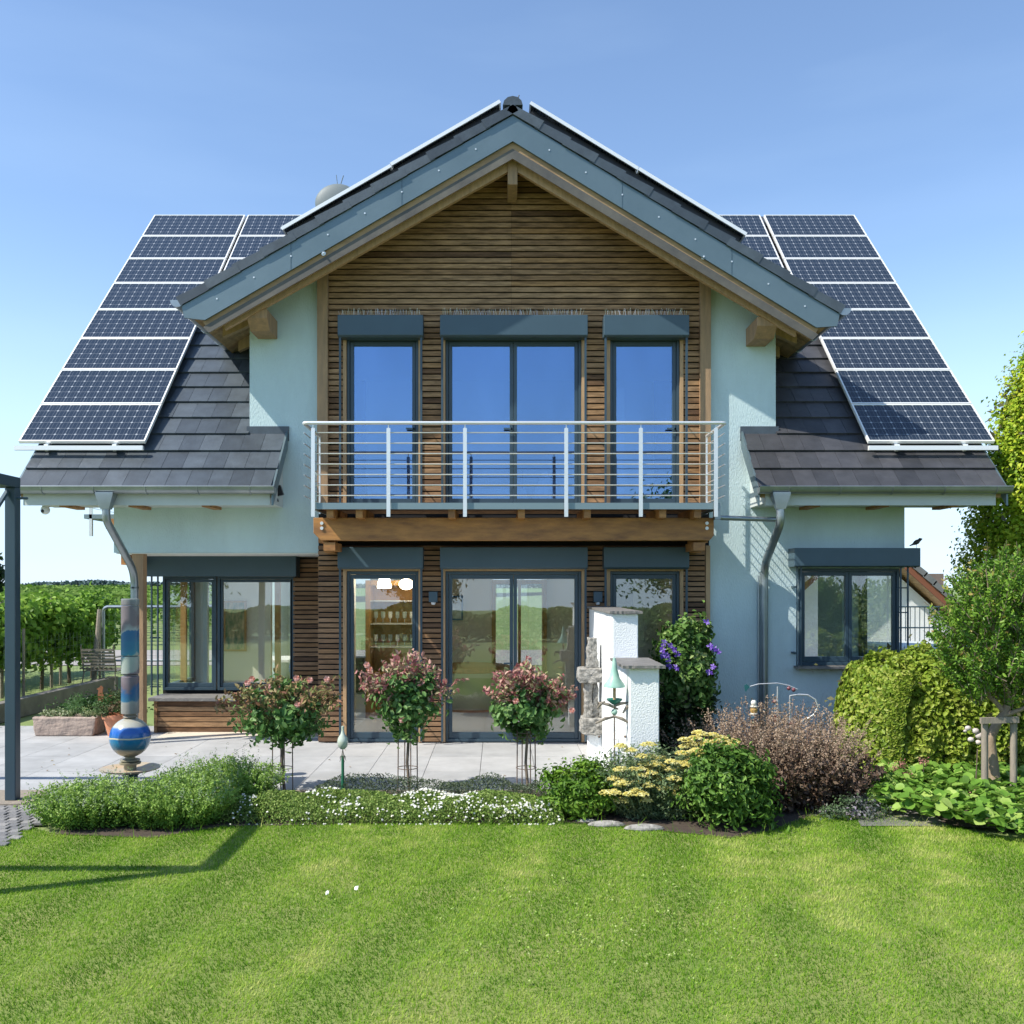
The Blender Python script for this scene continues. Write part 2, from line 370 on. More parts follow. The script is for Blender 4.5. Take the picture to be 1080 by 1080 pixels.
# side walls, back wall, wing cheeks
b.walls('yz', LX0, LX0+.02, W+D, 20.8, zb, zr(W), [])
b.walls('yz', LX0+.18, LX0+.4, RY+.1, 20.8, 0, zb, [(RY+.1, RY+1.3, .52, 2.3), (RY+1.42, 19.8, .1, 2.36)])  # long unseen opening added so sun reaches and brightens the rooms
b.walls('yz', LX1-D, LX1, W+D, 20.8, 0, zr(W), [(W+D, W+1.3, wz0, wz1), (14.5, 19.3, .3, 2.3)])
b.walls('xz', 20.8-D, 20.8, LX0, LX1, 0, zr(W), [(-4.2,-1.4,.1,2.35),(-.2,2.2,.1,2.35),(3,4.6,.4,2.3),(-3,-1,3.1,4.0+.1),(1,3,3.1,4.1)])
for x in (WX0, WX1-.2): b.box(x, x+.2, W+D, 15.2, zr(W)-.2, min(zg(x), zg(x+.2))-.3)
for x in (LX0, LX1-.3): b.prism([(W+D,zr(W)-.2),(20.8,zr(W)-.2),(RIDGE_Y,zr(RIDGE_Y)-.4)], x, x+.3, 'x')
b.build('wall', M['stucco'], house)
b = MB().box(LX0+.02, BX0-.01, W+.03, RY, zb-.012, zb-.002)
b.build('recess_ceiling', M['white_wall'], house)

# --- bay: dark backing with door openings, slats
doors_u = [(-1.95,-1.03),(-.683,1.06),(1.43,2.32)]
uz0, uz1 = H+1.02, H+3.2; lz0, lz1 = .03, H+.2
holes = [(a, c, uz0, uz1) for a, c in doors_u]+[(a, c, lz0, lz1) for a, c in doors_u]
b = MB(); b.walls('xz', W-.005, W+.28, BX0, BX1, 0, H+3.55, holes)
b.prism([(BX0,H+3.55),(BX1,H+3.55),(BX1,zg(BX1)-.42),(AP[0],AP[1]-.42),(BX0,zg(BX0)-.42)], W-.005, W+.28)
b.walls('yz', BX0-.0, BX0+.2, W+.28, RY, 0, zb, [])
b.build('wall_membrane', M['membrane'], house)
def slats(z0, z1, pitch, xr, holes, name, m, yf=W-.06, th=.022, joint=None, gap=.018):
    b = MB(); z = z0
    while z < z1-.01:
        za, zc = z+gap/2, z+pitch-gap/2; a, c = xr((za+zc)/2+pitch/2)
        segs = [(a, c)]
        for h in holes:
            if h[2] < zc and h[3] > za:
                segs = [s_ for (p, q) in segs for s_ in ((p, min(q, h[0])), (max(p, h[1]), q)) if s_[1]-s_[0] > .02]
        out = []
        for p, q in segs:
            cuts = [p]+sorted(random.uniform(p, q) for _ in range(1 if q-p > 2 else 0))+[q] if joint is None else ([p, joint, q] if p < joint < q else [p, q])
            for i in range(len(cuts)-1): out.append((cuts[i]+(.002 if i else 0), cuts[i+1]))
        for p, q in out:
            if q-p > .01: b.box(p, q, yf, yf+th, za, min(zc, z1), t=min(1, max(0, random.gauss(.5,.24))))
        z += pitch
    return b.build(name, m, house)
PW = .135
def xr_mid(z): return (BX0+PW, BX1-PW)
def xr_g(z):
    zz = z+.40
    xl = AP[0]-(AP[1]-zz)*(AP[0]-EL[0])/(AP[1]-EL[1]); xq = AP[0]+(AP[1]-zz)*(ER[0]-AP[0])/(AP[1]-ER[1])
    return (max(xl, BX0+PW), min(xq, BX1-PW))
boxu = [(-2.035,-.957),(-.742,1.125),(1.329,2.406)]
tr = .045
hu = [(a-tr, c+tr, uz0-.2, uz1+.03) for a, c in doors_u]; hl = [(a-tr, c+tr, -.1, lz1+.03) for a, c in doors_u]
slats(H+1.0, H+3.47, .0752, xr_mid, hu, 'cladding', M['slat'], joint=99)
slats(H+3.475, AP[1]-.45, .0752, xr_g, [], 'gable_cladding', M['slat'], joint=.16)
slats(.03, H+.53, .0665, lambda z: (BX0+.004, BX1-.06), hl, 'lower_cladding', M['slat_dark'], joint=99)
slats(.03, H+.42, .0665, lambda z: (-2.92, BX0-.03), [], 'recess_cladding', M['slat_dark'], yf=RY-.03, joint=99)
b = MB()
for x0 in (BX0, BX1-PW): b.prism([(x0,H+1.0),(x0+PW,H+1.0),(x0+PW,zg(x0+PW)-.42),(x0,zg(x0)-.42)], W-.11, W-.004)
b.each('corner_post', M['post'], house)
b = MB().box(BX1-.055, BX1, W-.07, W-.004, 0, H+.53)
for i, (a, c) in enumerate(doors_u):
    for (z0, z1) in ((uz0, uz1),(lz0, lz1)):
        b.box(a-tr, a-.002, W-.075, W-.003, z0, z1+.03); b.box(c+.002, c+tr, W-.075, W-.003, z0, z1+.03)
        b.box(a-.002, c+.002, W-.075, W-.003, z1+.002, z1+.03)
b.each('door_trim', M['trim'], house)

def glazing(name, x0, x1, z0, z1, Y, n, pane, parent=house, fw=.075, handle=True, mid=.06, rail=.0, m=None):
    """framed glazing facing -y: frame, sash frames, panes; n leaves"""
    fr = MB(); m = m or M['anthracite']
    fr.box(x0, x0+.035, Y-.02, Y+.07, z0, z1); fr.box(x1-.035, x1, Y-.02, Y+.07, z0, z1)
    fr.box(x0+.035, x1-.035, Y-.02, Y+.07, z1-.04, z1); fr.box(x0+.035, x1-.035, Y-.02, Y+.07, z0, z0+.04)
    f = fr.build(name, m, house if parent is None else parent, bevel=.004)
    xs = [x0+.037+i*(x1-x0-.074)/n for i in range(n+1)]
    s = MB(); pn = []
    for i in range(n):
        a, c = xs[i]+.002, xs[i+1]-.002
        s.box(a, a+fw-.03, Y, Y+.06, z0+.042, z1-.042); s.box(c-fw+.03, c, Y, Y+.06, z0+.042, z1-.042)
        s.box(a+fw-.03, c-fw+.03, Y, Y+.06, z1-.042-fw+.02, z1-.042); s.box(a+fw-.03, c-fw+.03, Y, Y+.06, z0+.042, z0+.042+fw)
        pn.append((a+fw-.034, c-fw+.034))
    s.build('sash', m, f, bevel=.004)
    for a, c in pn: MB().box(a, c, Y+.028, Y+.034, z0+.04+fw-.004, z1-.042-fw+.024).build('pane', pane, f)
    if handle:
        xc = pn[0][1]+.02 if n > 1 else pn[0][1]+.02
        hb = MB().box(xc-.012, xc+.012, Y-.008, Y-.0005, z0+.98, z0+1.1); hb.box(xc-.008, xc+.008, Y-.05, Y-.008, z0+1.0, z0+1.02); hb.box(xc-.10, xc+.008, Y-.05, Y-.035, z0+1.0, z0+1.02)
        hb.build('handle', M['anthracite2'], f)
    return f
for i, (a, c) in enumerate(doors_u):
    glazing('balcony_door', a, c, uz0, uz1, W-.02, 2 if i == 1 else 1, M['pane_up'])
    glazing('patio_door', a, c, lz0, lz1, W-.02, 2 if i == 1 else 1, M['pane_low'])
# roller shutter boxes + guide rods + bird spikes
for z0, z1, yf in ((H+3.16, H+3.435, 11.92),(H+.227, H+.503, 11.92)):
    for a, c in boxu:
        o = MB().prism([(yf+.03,z0),(W-.066,z0),(W-.066,z1),(yf,z1),(yf,z0+.02)], a, c, 'x').build('shutter_box', M['anthracite2'], house, bevel=.006)
        zb_ = uz0+.02 if z0 > 3.5 else .06
        for x in (a+.025, c-.025):
            g = MB(); g.box(x-.013, x+.013, 11.955, 11.985, zb_, z0-.002)
            for k in range(3): 
                zz = zb_+.25+k*(z0-zb_-.5)/2; g.box(x-.006, x+.006, 11.985, W-.066, zz, zz+.012)
            g.build('guide_rail', M['anthracite'], house)
        if z0 > 3.5:
            s = MB(); xx = a+.04
            spans = [(a+.02, c-.02)] if c-a < 1.2 else [(a+.02, a+1.25),(c-.55, c-.06)]
            for p, q in spans:
                s.box(p, q, 11.98, 12.0, z1+.001, z1+.005); xx = p
                while xx < q:
                    s.tube([(xx,11.99,z1),(xx+random.uniform(-.03,.03),11.99+random.uniform(-.05,.03),z1+random.uniform(.07,.10))], .0016, 4); xx += .016
            s.build('bird_spikes', M['steel'], house)
# --- recess corner window with sill bench
rx0, rx1 = X(172, RY), X(311, RY); rz0, rz1 = .55, Z(608, RY)+.0
f = glazing('corner_window', rx0, -4.02, rz0, rz1, RY, 1, M['pane_low'], handle=False, fw=.06)
glazing('corner_window', -4.0, rx1, rz0, rz1, RY, 1, M['pane_low'], handle=False, fw=.06)
# side return of the corner glazing
b = MB(); xs = rx0
for y0, y1 in ((RY+.08, RY+.14),(RY+1.2, RY+1.28)): b.box(xs-.02, xs+.05, y0, y1, rz0, rz1)
b.box(xs-.02, xs+.05, RY+.14, RY+1.2, rz0, rz0+.07); b.box(xs-.02, xs+.05, RY+.14, RY+1.2, rz1-.07, rz1)
o = b.build('side_window', M['anthracite'], house)
MB().box(xs+.01, xs+.016, RY+.14, RY+1.2, rz0+.07, rz1-.07).build('pane', M['pane_low'], o)
MB().box(X(154,13.2), X(313,13.2), 13.15, RY-.03, Z(608,13.2), Z(586,13.2)).build('shutter_box', M['anthracite2'], house, bevel=.006)
b = MB().box(-2.96, BX0, RY, RY+.25, 0, zb-.02); b.box(rx0-.02, -2.96, RY+.05, RY+.3, 0, rz0)
b.box(rx0-.02, -2.96, RY+.02, RY+.3, rz1+.002, zb-.02)
b.build('recess_wall', M['membrane'], house)
g = MB()
for px in (160, 166.5): g.tube([(X(px,13.25),13.25,.5),(X(px,13.25),13.25,Z(608,13.25))], .014, 8)
for py in (617, 672, 724): g.tube([(X(158,13.25),13.25,Z(py,13.25)),(rx0,13.35,Z(py,13.25)-.01)], .008, 6)
g.build('guide_rail', M['anthracite'], house)
bx0 = X(162, 12.98); 
b = MB(); z = .02
while z < .40:
    b.box(bx0+.05, BX0-.02, 12.98, 13.0, z+.006, z+.066, t=random.random()); b.box(bx0+.03, bx0+.05, 13.0, 13.44, z+.006, z+.066, t=random.random()); z += .072
b.box(bx0+.01, bx0+.05, 12.965, 13.01, .02, .45, t=.9)
b.build('bench_cladding', M['slat'], house)
MB().box(bx0+.055, BX0-.03, 13.01, 13.44, .01, .44).build('bench_core', M['membrane'], house)
MB().box(bx0-.06, BX0-.02, 12.93, 13.44, .452, .50).build('bench_top', M['slate'], house, bevel=.005)
# --- kitchen corner window on the right
f = glazing('kitchen_window', wx0+.005, X(948,W), wz0+.02, wz1-.005, W+.0, 2, M['pane_low'], handle=False, fw=.07)
MB().box(LX1-.10, LX1-.02, W+1.18, W+1.3, wz0, wz1).build('side_window', M['anthracite'], house)
MB().box(LX1-.06, LX1-.054, W+.12, W+1.18, wz0+.05, wz1-.05).build('pane', M['pane_low'], house)
MB().prism([(11.94,Z(598,11.93)),(W-.004,Z(598,11.93)),(W-.004,Z(578,11.93)),(11.9,Z(578,11.93)),(11.9,Z(597,11.93))], X(838,11.9), X(971,11.9), 'x').build('shutter_box', M['anthracite2'], house, bevel=.006)
MB().box(X(840,12.05), X(953,12.05), 12.02, W+.04, wz0-.015, wz0+.018).build('window_sill', M['slate'], house)
g = MB()
for px in (950, 957.5): g.tube([(X(px,12.0),12.0,wz0),(X(px,12.0),12.0,Z(598,12))], .013, 8)
for py in (620, 646, 688): g.tube([(X(947,12.0),12.05,Z(py,12.0)),(X(958,12.0),12.0,Z(py,12.0))], .008, 6)
g.build('guide_rail', M['anthracite'], house)
g = MB()
for px in (840.5, 845): g.tube([(X(px,12.0),12.0,wz0+.02),(X(px,12.0),12.0,Z(598,12))], .010, 8)
for py in (618, 688): g.box(X(838.5,12), X(841,12), 11.99, W-.004, Z(py+2,12), Z(py,12))
g.build('guide_rail', M['anthracite'], house)

# --- roofs
def tiles(name, O, u, v, n, nu, nv, keep, m, tw=.256, ex=.36, th=.024, stag=True, clip=None):
    b = MB(); O = Vector(O); u = Vector(u); v = Vector(v); n = Vector(n)
    for j in range(nv):
        off = (-tw/2 if j % 2 else 0) if stag else 0
        for i in range(nu+1):
            a0 = i*tw+off+.002; a1 = a0+tw-.004
            a0 = max(a0, 0); a1 = min(a1, nu*tw)
            if a1-a0 < .03: continue
            p0 = O+u*((a0+a1)/2)+v*(j*ex+ex/2)
            if not keep(p0.x, p0.y, p0.z): continue
            if clip:
                a0, a1 = clip(a0, a1, j)
                if a1-a0 < .02: continue
            L = ex+.05; lift = .030; sl = v*L-n*lift
            A = O+u*a0+v*(j*ex)+n*(lift+random.uniform(0,.003)); B = O+u*a1+v*(j*ex)+n*(lift+random.uniform(0,.003))
            P = [A, B, B+sl, A+sl]; T = [p+n*th for p in P]
            b.add(P+T, [(0,3,2,1),(4,5,6,7),(0,1,5,4),(1,2,6,5),(2,3,7,6),(3,0,4,7)], t=random.random())
    return b.build(name, m, house)
RX0, RX1 = -5.81, 6.10
def inside_wing(x, y): return WX0 < x < WX1
def keepL(x, y, z):
    if y < W: return x < -2.6
    if WX0 < x < WX1: return z > zg(x)-.12
    return True
vv = (0,S2,S2); nn = (0,-S2,S2)
nrow = int((RIDGE_Y-11.38)/S2/.36)+1
def clipL(a0, a1, j):
    lim = (-2.72 if (11.38+j*.36*S2+.1) < W else (WX0 if zr(11.38+(j+.5)*.36*S2) < zg(WX0)-.1 else 99))-RX0
    return a0, min(a1, lim)
tiles('roof_tiles', (RX0,11.38,zr(11.38)-.02), (1,0,0), vv, nn, 23, nrow, lambda x,y,z: x < -.0 and keepL(x,y,z) or (x < -2.6 and y < W) , M['tile'], clip=clipL)
def keepR(x, y, z):
    if y < W: return x > 3.02
    if WX0 < x < WX1: return z > zg(x)-.12
    return True
def clipR(a0, a1, j):
    lim = (3.13 if (11.38+j*.36*S2+.1) < W else (WX1 if zr(11.38+(j+.5)*.36*S2) < zg(WX1)-.1 else -99))-(.078)
    return max(a0, lim), a1
tiles('roof_tiles', (.078,11.38,zr(11.38)-.02), (1,0,0), vv, nn, 24, nrow, keepR, M['tile_r'], tw=.251, clip=clipR)
RX1 = .078+24*.251
b = MB()  # rear slope and ridge
ztop = zr(RIDGE_Y)
b.prism([(RIDGE_Y,ztop-.05),(21.6,ztop-5.15),(21.6,ztop-5.3),(RIDGE_Y,ztop-.2)], RX0, RX1, 'x')
b.tube([(RX0,RIDGE_Y,ztop-.02),(RX1,RIDGE_Y,ztop-.02)], .11, 10)
b.build('rear_roof', M['tile'], house)
b = MB()  # boarding under the tiles
def under(x0, x1, ya, yb_, t=.12):
    b.prism([(ya,zr(ya)-.03-t),(yb_,zr(yb_)-.03-t),(yb_,zr(yb_)-.03),(ya,zr(ya)-.03)], x0, x1, 'x', t=.4)
under(RX0+.03, WX0, 11.42, RIDGE_Y); under(WX0+.002, -2.74, 11.42, W-.002); under(WX1, RX1-.03, 11.42, RIDGE_Y); under(3.16, WX1-.002, 11.42, W-.002)
b.each('roof_boarding', M['soffit_wood'], house)
# eave soffit boxes
for x0, x1 in ((-5.72,-2.78),(3.24,5.98)):
    b = MB().prism([(11.43,H+1.02),(W-.002,H+1.02),(W-.002,zr(W)-.17),(11.43,H+1.07)], x0, x1, 'x'); b.box(x0-.02, x1+.02, 11.40, 11.428, H+.985, zr(11.4)-.03)
    b.build('eave_fascia', M['soffit'], house)
b = MB()
for px in (93, 253/3, 790/3.+0): pass
for x in (-5.35,-4.5,-3.6,3.9,4.75,5.6): b.box(x-.05, x+.05, 11.6, 12.1, H+.985, H+1.019)
b.each('rafter_tail', M['beam'], house)
# flashing where the roof meets the facade
b = MB()
for x0, x1 in ((-3.24,-2.70),(3.11,3.60)): b.box(x0, x1, W-.03, W-.003, zr(W)-.1, zr(W)+.085)
b.each('flashing', M['tile'], house)
b = MB()
for x0 in (-2.735, 3.115): b.prism([(11.36,zr(11.36)-.19),(W-.035,zr(W)-.20),(W-.035,zr(W)+.02),(11.36,zr(11.36)+.025)], x0, x0+.025, 'x')
for x0 in (RX0-.0-.025, RX1+.003): b.prism([(11.36,zr(11.36)-.19),(RIDGE_Y,zr(RIDGE_Y)-.20),(RIDGE_Y,zr(RIDGE_Y)+.02),(11.36,zr(11.36)+.025)], x0, x0+.022, 'x')
b.each('verge_strip', M['fascia'], house)

# gable roof
for side in (0, 1):
    E = EL if side == 0 else ER; sgn = -1 if side == 0 else 1
    v = Vector((AP[0]-E[0], 0, AP[1]-E[1])); Ls = v.length; v.normalize(); n = Vector((-v.z*(-1 if side else 1)*1, 0, abs(v.x)))
    n = Vector((-sgn*-1*v.z*1, 0, abs(v.x))) if False else Vector((sgn*v.z, 0, abs(v.x))).normalized()
    nv = int(Ls/.36); ex = Ls/nv
    tiles('gable_roof_tiles', (E[0],YG,E[1]-.045), (0,1,0), v, n, 18, nv, lambda x,y,z: z > zr(y)-.25, M['tile'], ex=ex)
    b = MB(); c = lambda x: zg(x)
    e2 = E[0]+(-sgn)*.05
    b.prism([(e2,zg(e2)-.06),(AP[0],AP[1]-.06),(AP[0],AP[1]-.20),(e2,zg(e2)-.20)], YG+.05, 16.0)
    b.build('gable_roof_boarding', M['soffit_wood'], house)
    b = MB()   # visible soffit planks as thin strips below, across the slope direction
    k = 0; y = YG+.13
    L2 = Vector((AP[0]-e2, 0, zg(AP[0])-zg(e2)))
    while y < 13.6:
        o0 = Vector((e2, y, zg(e2)-.212)); 
        for q in range(1):
            b.obox(o0+L2*.5+Vector((0,.055,0)), L2*.5, (0,.053,0), n*.008, t=random.random())
        y += .11
    b.build('gable_soffit', M['soffit_wood'], house)
    b = MB()   # zinc verge fascia
    b.prism([(E[0]-sgn*.02,zg(E[0]-sgn*.02)-.14),(AP[0],AP[1]-.15),(AP[0],AP[1]-.46),(E[0]-sgn*.30,zg(E[0]-sgn*.30)-.47),(E[0]-sgn*.05,zg(E[0])-.27)], YG-.012, YG+.02)
    b.build('verge_fascia', M['fascia'], house)
    b = MB()   # verge tiles: a step per course
    for k in range(nv):
        q0 = Vector((E[0],YG-.03,E[1]-.045))+v*(k*ex-.03); q1 = Vector((E[0],YG-.03,E[1]-.045))+v*((k+1)*ex+.03)
        A_ = q0+n*(.040); B_ = q1+n*(.010); C_ = q1-n*.085; D_ = q0-n*.075
        yy0, yy1 = YG-.034-.006*(k % 2), YG+.02
        b.add([(p_.x,yy0,p_.z) for p_ in (A_,B_,C_,D_)]+[(p_.x,yy1,p_.z) for p_ in (A_,B_,C_,D_)], [(0,1,2,3),(7,6,5,4),(0,4,5,1),(1,5,6,2),(2,6,7,3),(3,7,4,0)], t=random.random())
    b.build('verge_tile', M['tile'], house)
    b = MB(); e3 = E[0]-sgn*.22; e4 = E[0]-sgn*.34
    b.prism([(e3,zg(e3)-.36),(AP[0],AP[1]-.36),(AP[0],AP[1]-.64),(e4,zg(e4)-.62)], YG+.025, YG+.10)
    b.build('verge_rafter', M['rafter'], house)
    b = MB(); b.prism([(e3-sgn*.05,zg(e3-sgn*.05)-.53),(AP[0],AP[1]-.54),(AP[0],AP[1]-.66),(e3-sgn*.12,zg(e3-sgn*.12)-.64)], YG+.015, YG+.024)
    b.build('weathered_batten', mat('weathered_black', (.055,.055,.055), .7, col2=(.13,.12,.10), vscale=2.5), house)
    b = MB(); Lf = Vector((AP[0]-E[0],0,AP[1]-E[1]))
    for k in range(1, 9):
        q = Vector((E[0],YG-.012,E[1]))+Lf*(k/9)+Vector((0,0,-.30)); b.tube([q,q-Vector((0,.006,0))], .010, 8)
    b.each('screw', M['steel'], house)
    b = MB()
    for k in (1,2):
        x = E[0]+(AP[0]-E[0])*k/3; b.prism([(x-.004,zg(x-.004)-.142),(x+.004,zg(x+.004)-.142),(x+.004,zg(x+.004)-.462),(x-.004,zg(x-.004)-.462)], YG-.0145, YG-.0122)
    b.each('seam', M['anthracite2'], house)
    b = MB(); e4 = E[0]-sgn*.5
    b.prism([(e4,zg(e4)-.25),(AP[0]+sgn*.06,zg(AP[0]+sgn*.06)-.25),(AP[0]+sgn*.06,zg(AP[0]+sgn*.06)-.73),(e4,zg(e4)-.66)], YG+.14, YG+.20)
    b.build('inner_rafter', M['trim'], house)
    b = MB()
    for yy in (12.45, 13.2): b.prism([(e3,zg(e3)-.22),(WX0 if side == 0 else WX1, zg(WX0 if side == 0 else WX1)-.22),(WX0 if side == 0 else WX1, zg(WX0 if side == 0 else WX1)-.42),(e3,zg(e3)-.36)], yy, yy+.09)
    b.each('side_rafter', M['trim'], house)
    # purlin end
    xc = X(270.5,11.6) if side == 0 else X(810,11.6)
    b = MB(); zt = zg(xc)-.60
    b.prism([(11.62,zt-.02),(W-.003,zt-.02),(W-.003,zt-.25),(11.78,zt-.25),(11.62,zt-.13)], xc-.125, xc+.125, 'x')
    b.build('purlin_end', M['post'], house, bevel=.006)
    # gutter along the eave
    gx = E[0]+sgn*.03; gz = E[1]-.06
    b = MB(); vs = []; fs = []; pr = []
    for k in range(9):
        a = PI+PI*k/8; pr.append((.085*math.cos(a), .085*math.sin(a)))
    for y in (YG-.03, 13.55):
        for p in pr: vs.append((gx+p[0], y, gz+p[1]))
        for p in reversed(pr): vs.append((gx+p[0]*.93, y, gz+p[1]*.93))
    for k in range(18): fs.append((k, (k+1) % 18, 18+(k+1) % 18, 18+k))
    b.add(vs, fs); b.add([(gx+p[0], YG-.03, gz+p[1]) for p in pr], [tuple(range(9))])
    for y in (11.9,12.6,13.2): b.tube([(gx+math.cos(PI+PI*k/6)*.089, y, gz+math.sin(PI+PI*k/6)*.089) for k in range(7)], .008, 5)
    b.build('gable_gutter', M['zinc'], house, smooth=True)
b = MB().box(AP[0]-.06, AP[0]+.06, 11.57, W-.003, AP[1]-.93, AP[1]-.5)
b.build('ridge_beam_end', M['post'], house, bevel=.006)
b = MB()
for i in range(12):
    y = YG-.03+i*.38; r = .115+.006*(i % 2)
    pts = [(AP[0]+r*math.cos(a)*1.05, AP[1]-.03+r*.95*math.sin(a)) for a in [PI*k/6 for k in range(7)]]
    b.prism(pts, y, y+.39)
b.tube([(AP[0]+.05,11.6,AP[1]+.08),(AP[0]+.08,11.6,AP[1]+.18)], .008, 5)
b.build('ridge_cap', M['tile'], house)
# bolts on rafters
b = MB()
for p in (at(341,267,YG+.0), at(742,271,YG+.0)): b.tube([p+Vector((0,.02,0)), p+Vector((0,.005,0))], .028, 12); b.tube([p+Vector((0,.02,0)), p-Vector((0,.02,0))], .012, 8)
b.build('bolt', M['steel'], house)

# main eave gutters
def gutter(x0, x1, Y, z, name='eave_gutter', r=.075):
    b = MB(); pr = [(r*math.cos(PI+PI*k/8), r*math.sin(PI+PI*k/8)) for k in range(9)]; vs = []; fs = []
    for x in (x0, x1):
        for p in pr: vs.append((x, Y+p[0], z+p[1]))
        for p in reversed(pr): vs.append((x, Y+p[0]*.94, z+p[1]*.94))
    for k in range(18): fs.append((k, (k+1) % 18, 18+(k+1) % 18, 18+k))
    b.add(vs, fs)
    for x in (x0, x1): b.add([(x, Y+p[0], z+p[1]) for p in pr], [tuple(range(9))])
    b.tube([(x0,Y-r,z+.004),(x1,Y-r,z+.004)], .011, 6)
    x = x0+.35
    while x < x1: b.tube([(x, Y+(r+.005)*math.cos(PI+PI*k/6), z+(r+.005)*math.sin(PI+PI*k/6)) for k in range(7)], .008, 5); x += .62
    return b.build(name, M['zinc'], house, smooth=True)
gz = zr(11.36)-.0+.005
gutter(-5.80, -2.68, 11.31, H+1.19); gutter(3.11, 6.13, 11.31, H+1.19)
def funnel(b, x, z, Y=11.31):
    vs = []
    for (hw, hy, zz) in ((.105,.07,z),(.105,.07,z-.03),(.05,.05,z-.2)):
        vs += [(x-hw,Y-hy,zz),(x+hw,Y-hy,zz),(x+hw,Y+hy,zz),(x-hw,Y+hy,zz)]
    fs = [(0,1,2,3),(11,10,9,8)]
    for k in range(2):
        for i in range(4): fs.append((k*4+i, k*4+(i+1) % 4, k*4+4+(i+1) % 4, k*4+4+i))
    b.add(vs, fs)
def smoothpath(pts, n=6, r=.25):
    out = [Vector(pts[0])]
    for i in range(1, len(pts)-1):
        p = Vector(pts[i]); a = Vector(pts[i-1]); c = Vector(pts[i+1])
        d1 = (a-p); d2 = (c-p); rr = min(r, d1.length*.45, d2.length*.45)
        A = p+d1.normalized()*rr; C = p+d2.normalized()*rr
        for k in range(n+1):
            t = k/n; out.append(A*(1-t)**2+p*2*t*(1-t)+C*t*t)
    out.append(Vector(pts[-1])); return out
b = MB(); fx = X(112, 11.31); funnel(b, fx, H+1.13)
px_ = X(142.5,12.06)
b.tube(smoothpath([(fx,11.31,H+.96),(fx+.0,11.31,H+.80),(px_,12.04,Z(603,12.04)),(px_,12.04,0.02)], r=.18), .048, 12)
for z in (H+.02, H+.62): b.tube([(px_,12.04,H-.02),(px_,12.04,H+.0)], .054, 12)
b.build('downpipe', M['zinc'], house, smooth=True)
b = MB(); fx = X(823, 11.31); funnel(b, fx, H+1.13); px2 = X(806,12.08)
b.tube(smoothpath([(fx,11.31,H+.96),(fx,11.31,H+.76),(px2,12.08,Z(597,12.08)),(px2,12.08,0.02)], r=.18), .05, 12)
b.tube([(px2,12.08,Z(606,12.08)),(px2,12.08,Z(603,12.08))], .058, 12)
b.tube([(px2-.06,12.12,Z(607,12.08)),(px2-.06,12.12,.05)], .012, 6)
b.tube(smoothpath([(X(757,11.25),11.25,H+.95),(X(757,11.25),11.25,Z(546,11.25)),(X(818,11.5),11.5,Z(548,11.5))], r=.06), .03, 10)
b.box(X(754,11.2), X(760,11.2), 11.2, 11.3, H+.8, H+.99)
b.build('downpipe', M['zinc'], house, smooth=True)

# --- timber post at the recess corner, corbel
MB().box(X(141,12.3), X(153,12.3), 12.24, 12.37, 0.0, zb-.003).build('veranda_post', M['post'], house, bevel=.004)
b = MB().box(LX0-.04, LX0+.02, 12.6, 13.5, zb-.12, zb+.16); b.box(LX0-.16, LX0+.02, 12.8, 13.6, zb-.14, zb+.02)
b.box(LX0-.45, LX0, 13.0, 13.12, H+.80, H+.94); b.box(LX0-.62, LX0, 13.9, 14.02, H+.80, H+.94); b.build('side_corbel', M['beam'], house)
sb_ = MB(); sb_.box(LX0-.75, LX0-.0, 13.0, 15.2, H+.94, H+1.0)
sb = sb_.build('side_balcony', M['deck'], house)
b = MB()
for x in (LX0-.66,): 
    for y in (13.02, 14.1): b.box(x-.02, x+.02, y-.02, y+.02, H+.7, H+1.9)
b.box(LX0-.22, LX0-.19, 12.98, 13.0, H+.6, H+1.9)
for k in range(6): b.tube([(LX0-.8,13.0,H+1.1+k*.12),(LX0-.1,13.0,H+1.1+k*.12)], .006, 6); b.tube([(LX0-.72,13.0,H+1.1+k*.12),(LX0-.72,15.2,H+1.1+k*.12)], .006, 6)
b.build('railing', M['steel'], sb)

# --- balcony
YB = 11.0; z_d = H+.98
bal = MB().box(X(329,YB), X(759,YB), YB, YB+.02, z_d-.075, z_d+.0)
bal.box(X(329,YB)+.0, X(329,YB)+.02, YB+.02, W-.12, z_d-.075, z_d); bal.box(X(759,YB)-.02, X(759,YB), YB+.02, W-.12, z_d-.075, z_d)
balc = bal.build('balcony', M['deck'], house)
b = MB(); y = YB+.03
while y < W-.15: b.box(X(329,YB)+.03, X(759,YB)-.03, y, y+.11, z_d-.045, z_d-.018, t=random.random()); y += .12
b.build('deck_board', M['slat_dark'], balc)
b = MB()
for px in (347, 378, 476, 550, 620, 700, 737): b.box(X(px,YB)-.04, X(px,YB)+.04, YB+.06, W-.07, z_d-.17, z_d-.05)
b.each('joist', M['beam'], balc)
YE = 11.34; bx0_, bx1_ = X(330.5,YE), X(753,YE); zt, zq = Z(546,YE), Z(570,YE)
MB().prism([(bx0_,zt),(bx1_,zt),(bx1_,zq+.06),(bx1_-.05,zq),(bx0_+.09,zq),(bx0_,zq+.09)], YE, YE+.14).build('edge_beam', M['beam'], balc, bevel=.006)
b = MB()
for x0 in (bx0_+.03, bx1_-.17): b.box(x0, x0+.13, YE+.15, W-.07, zq-.02, zq+.16); b.box(x0+.0, x0+.13, W-.3, W-.068, zq-.13, zq-.021)
for x in (X(347,YE),X(738,YE)): b.box(x-.07, x+.07, YE+.02, YE+.5, zq-.12, zq-.023)
b.each('bracket', M['beam'], balc)
b = MB()
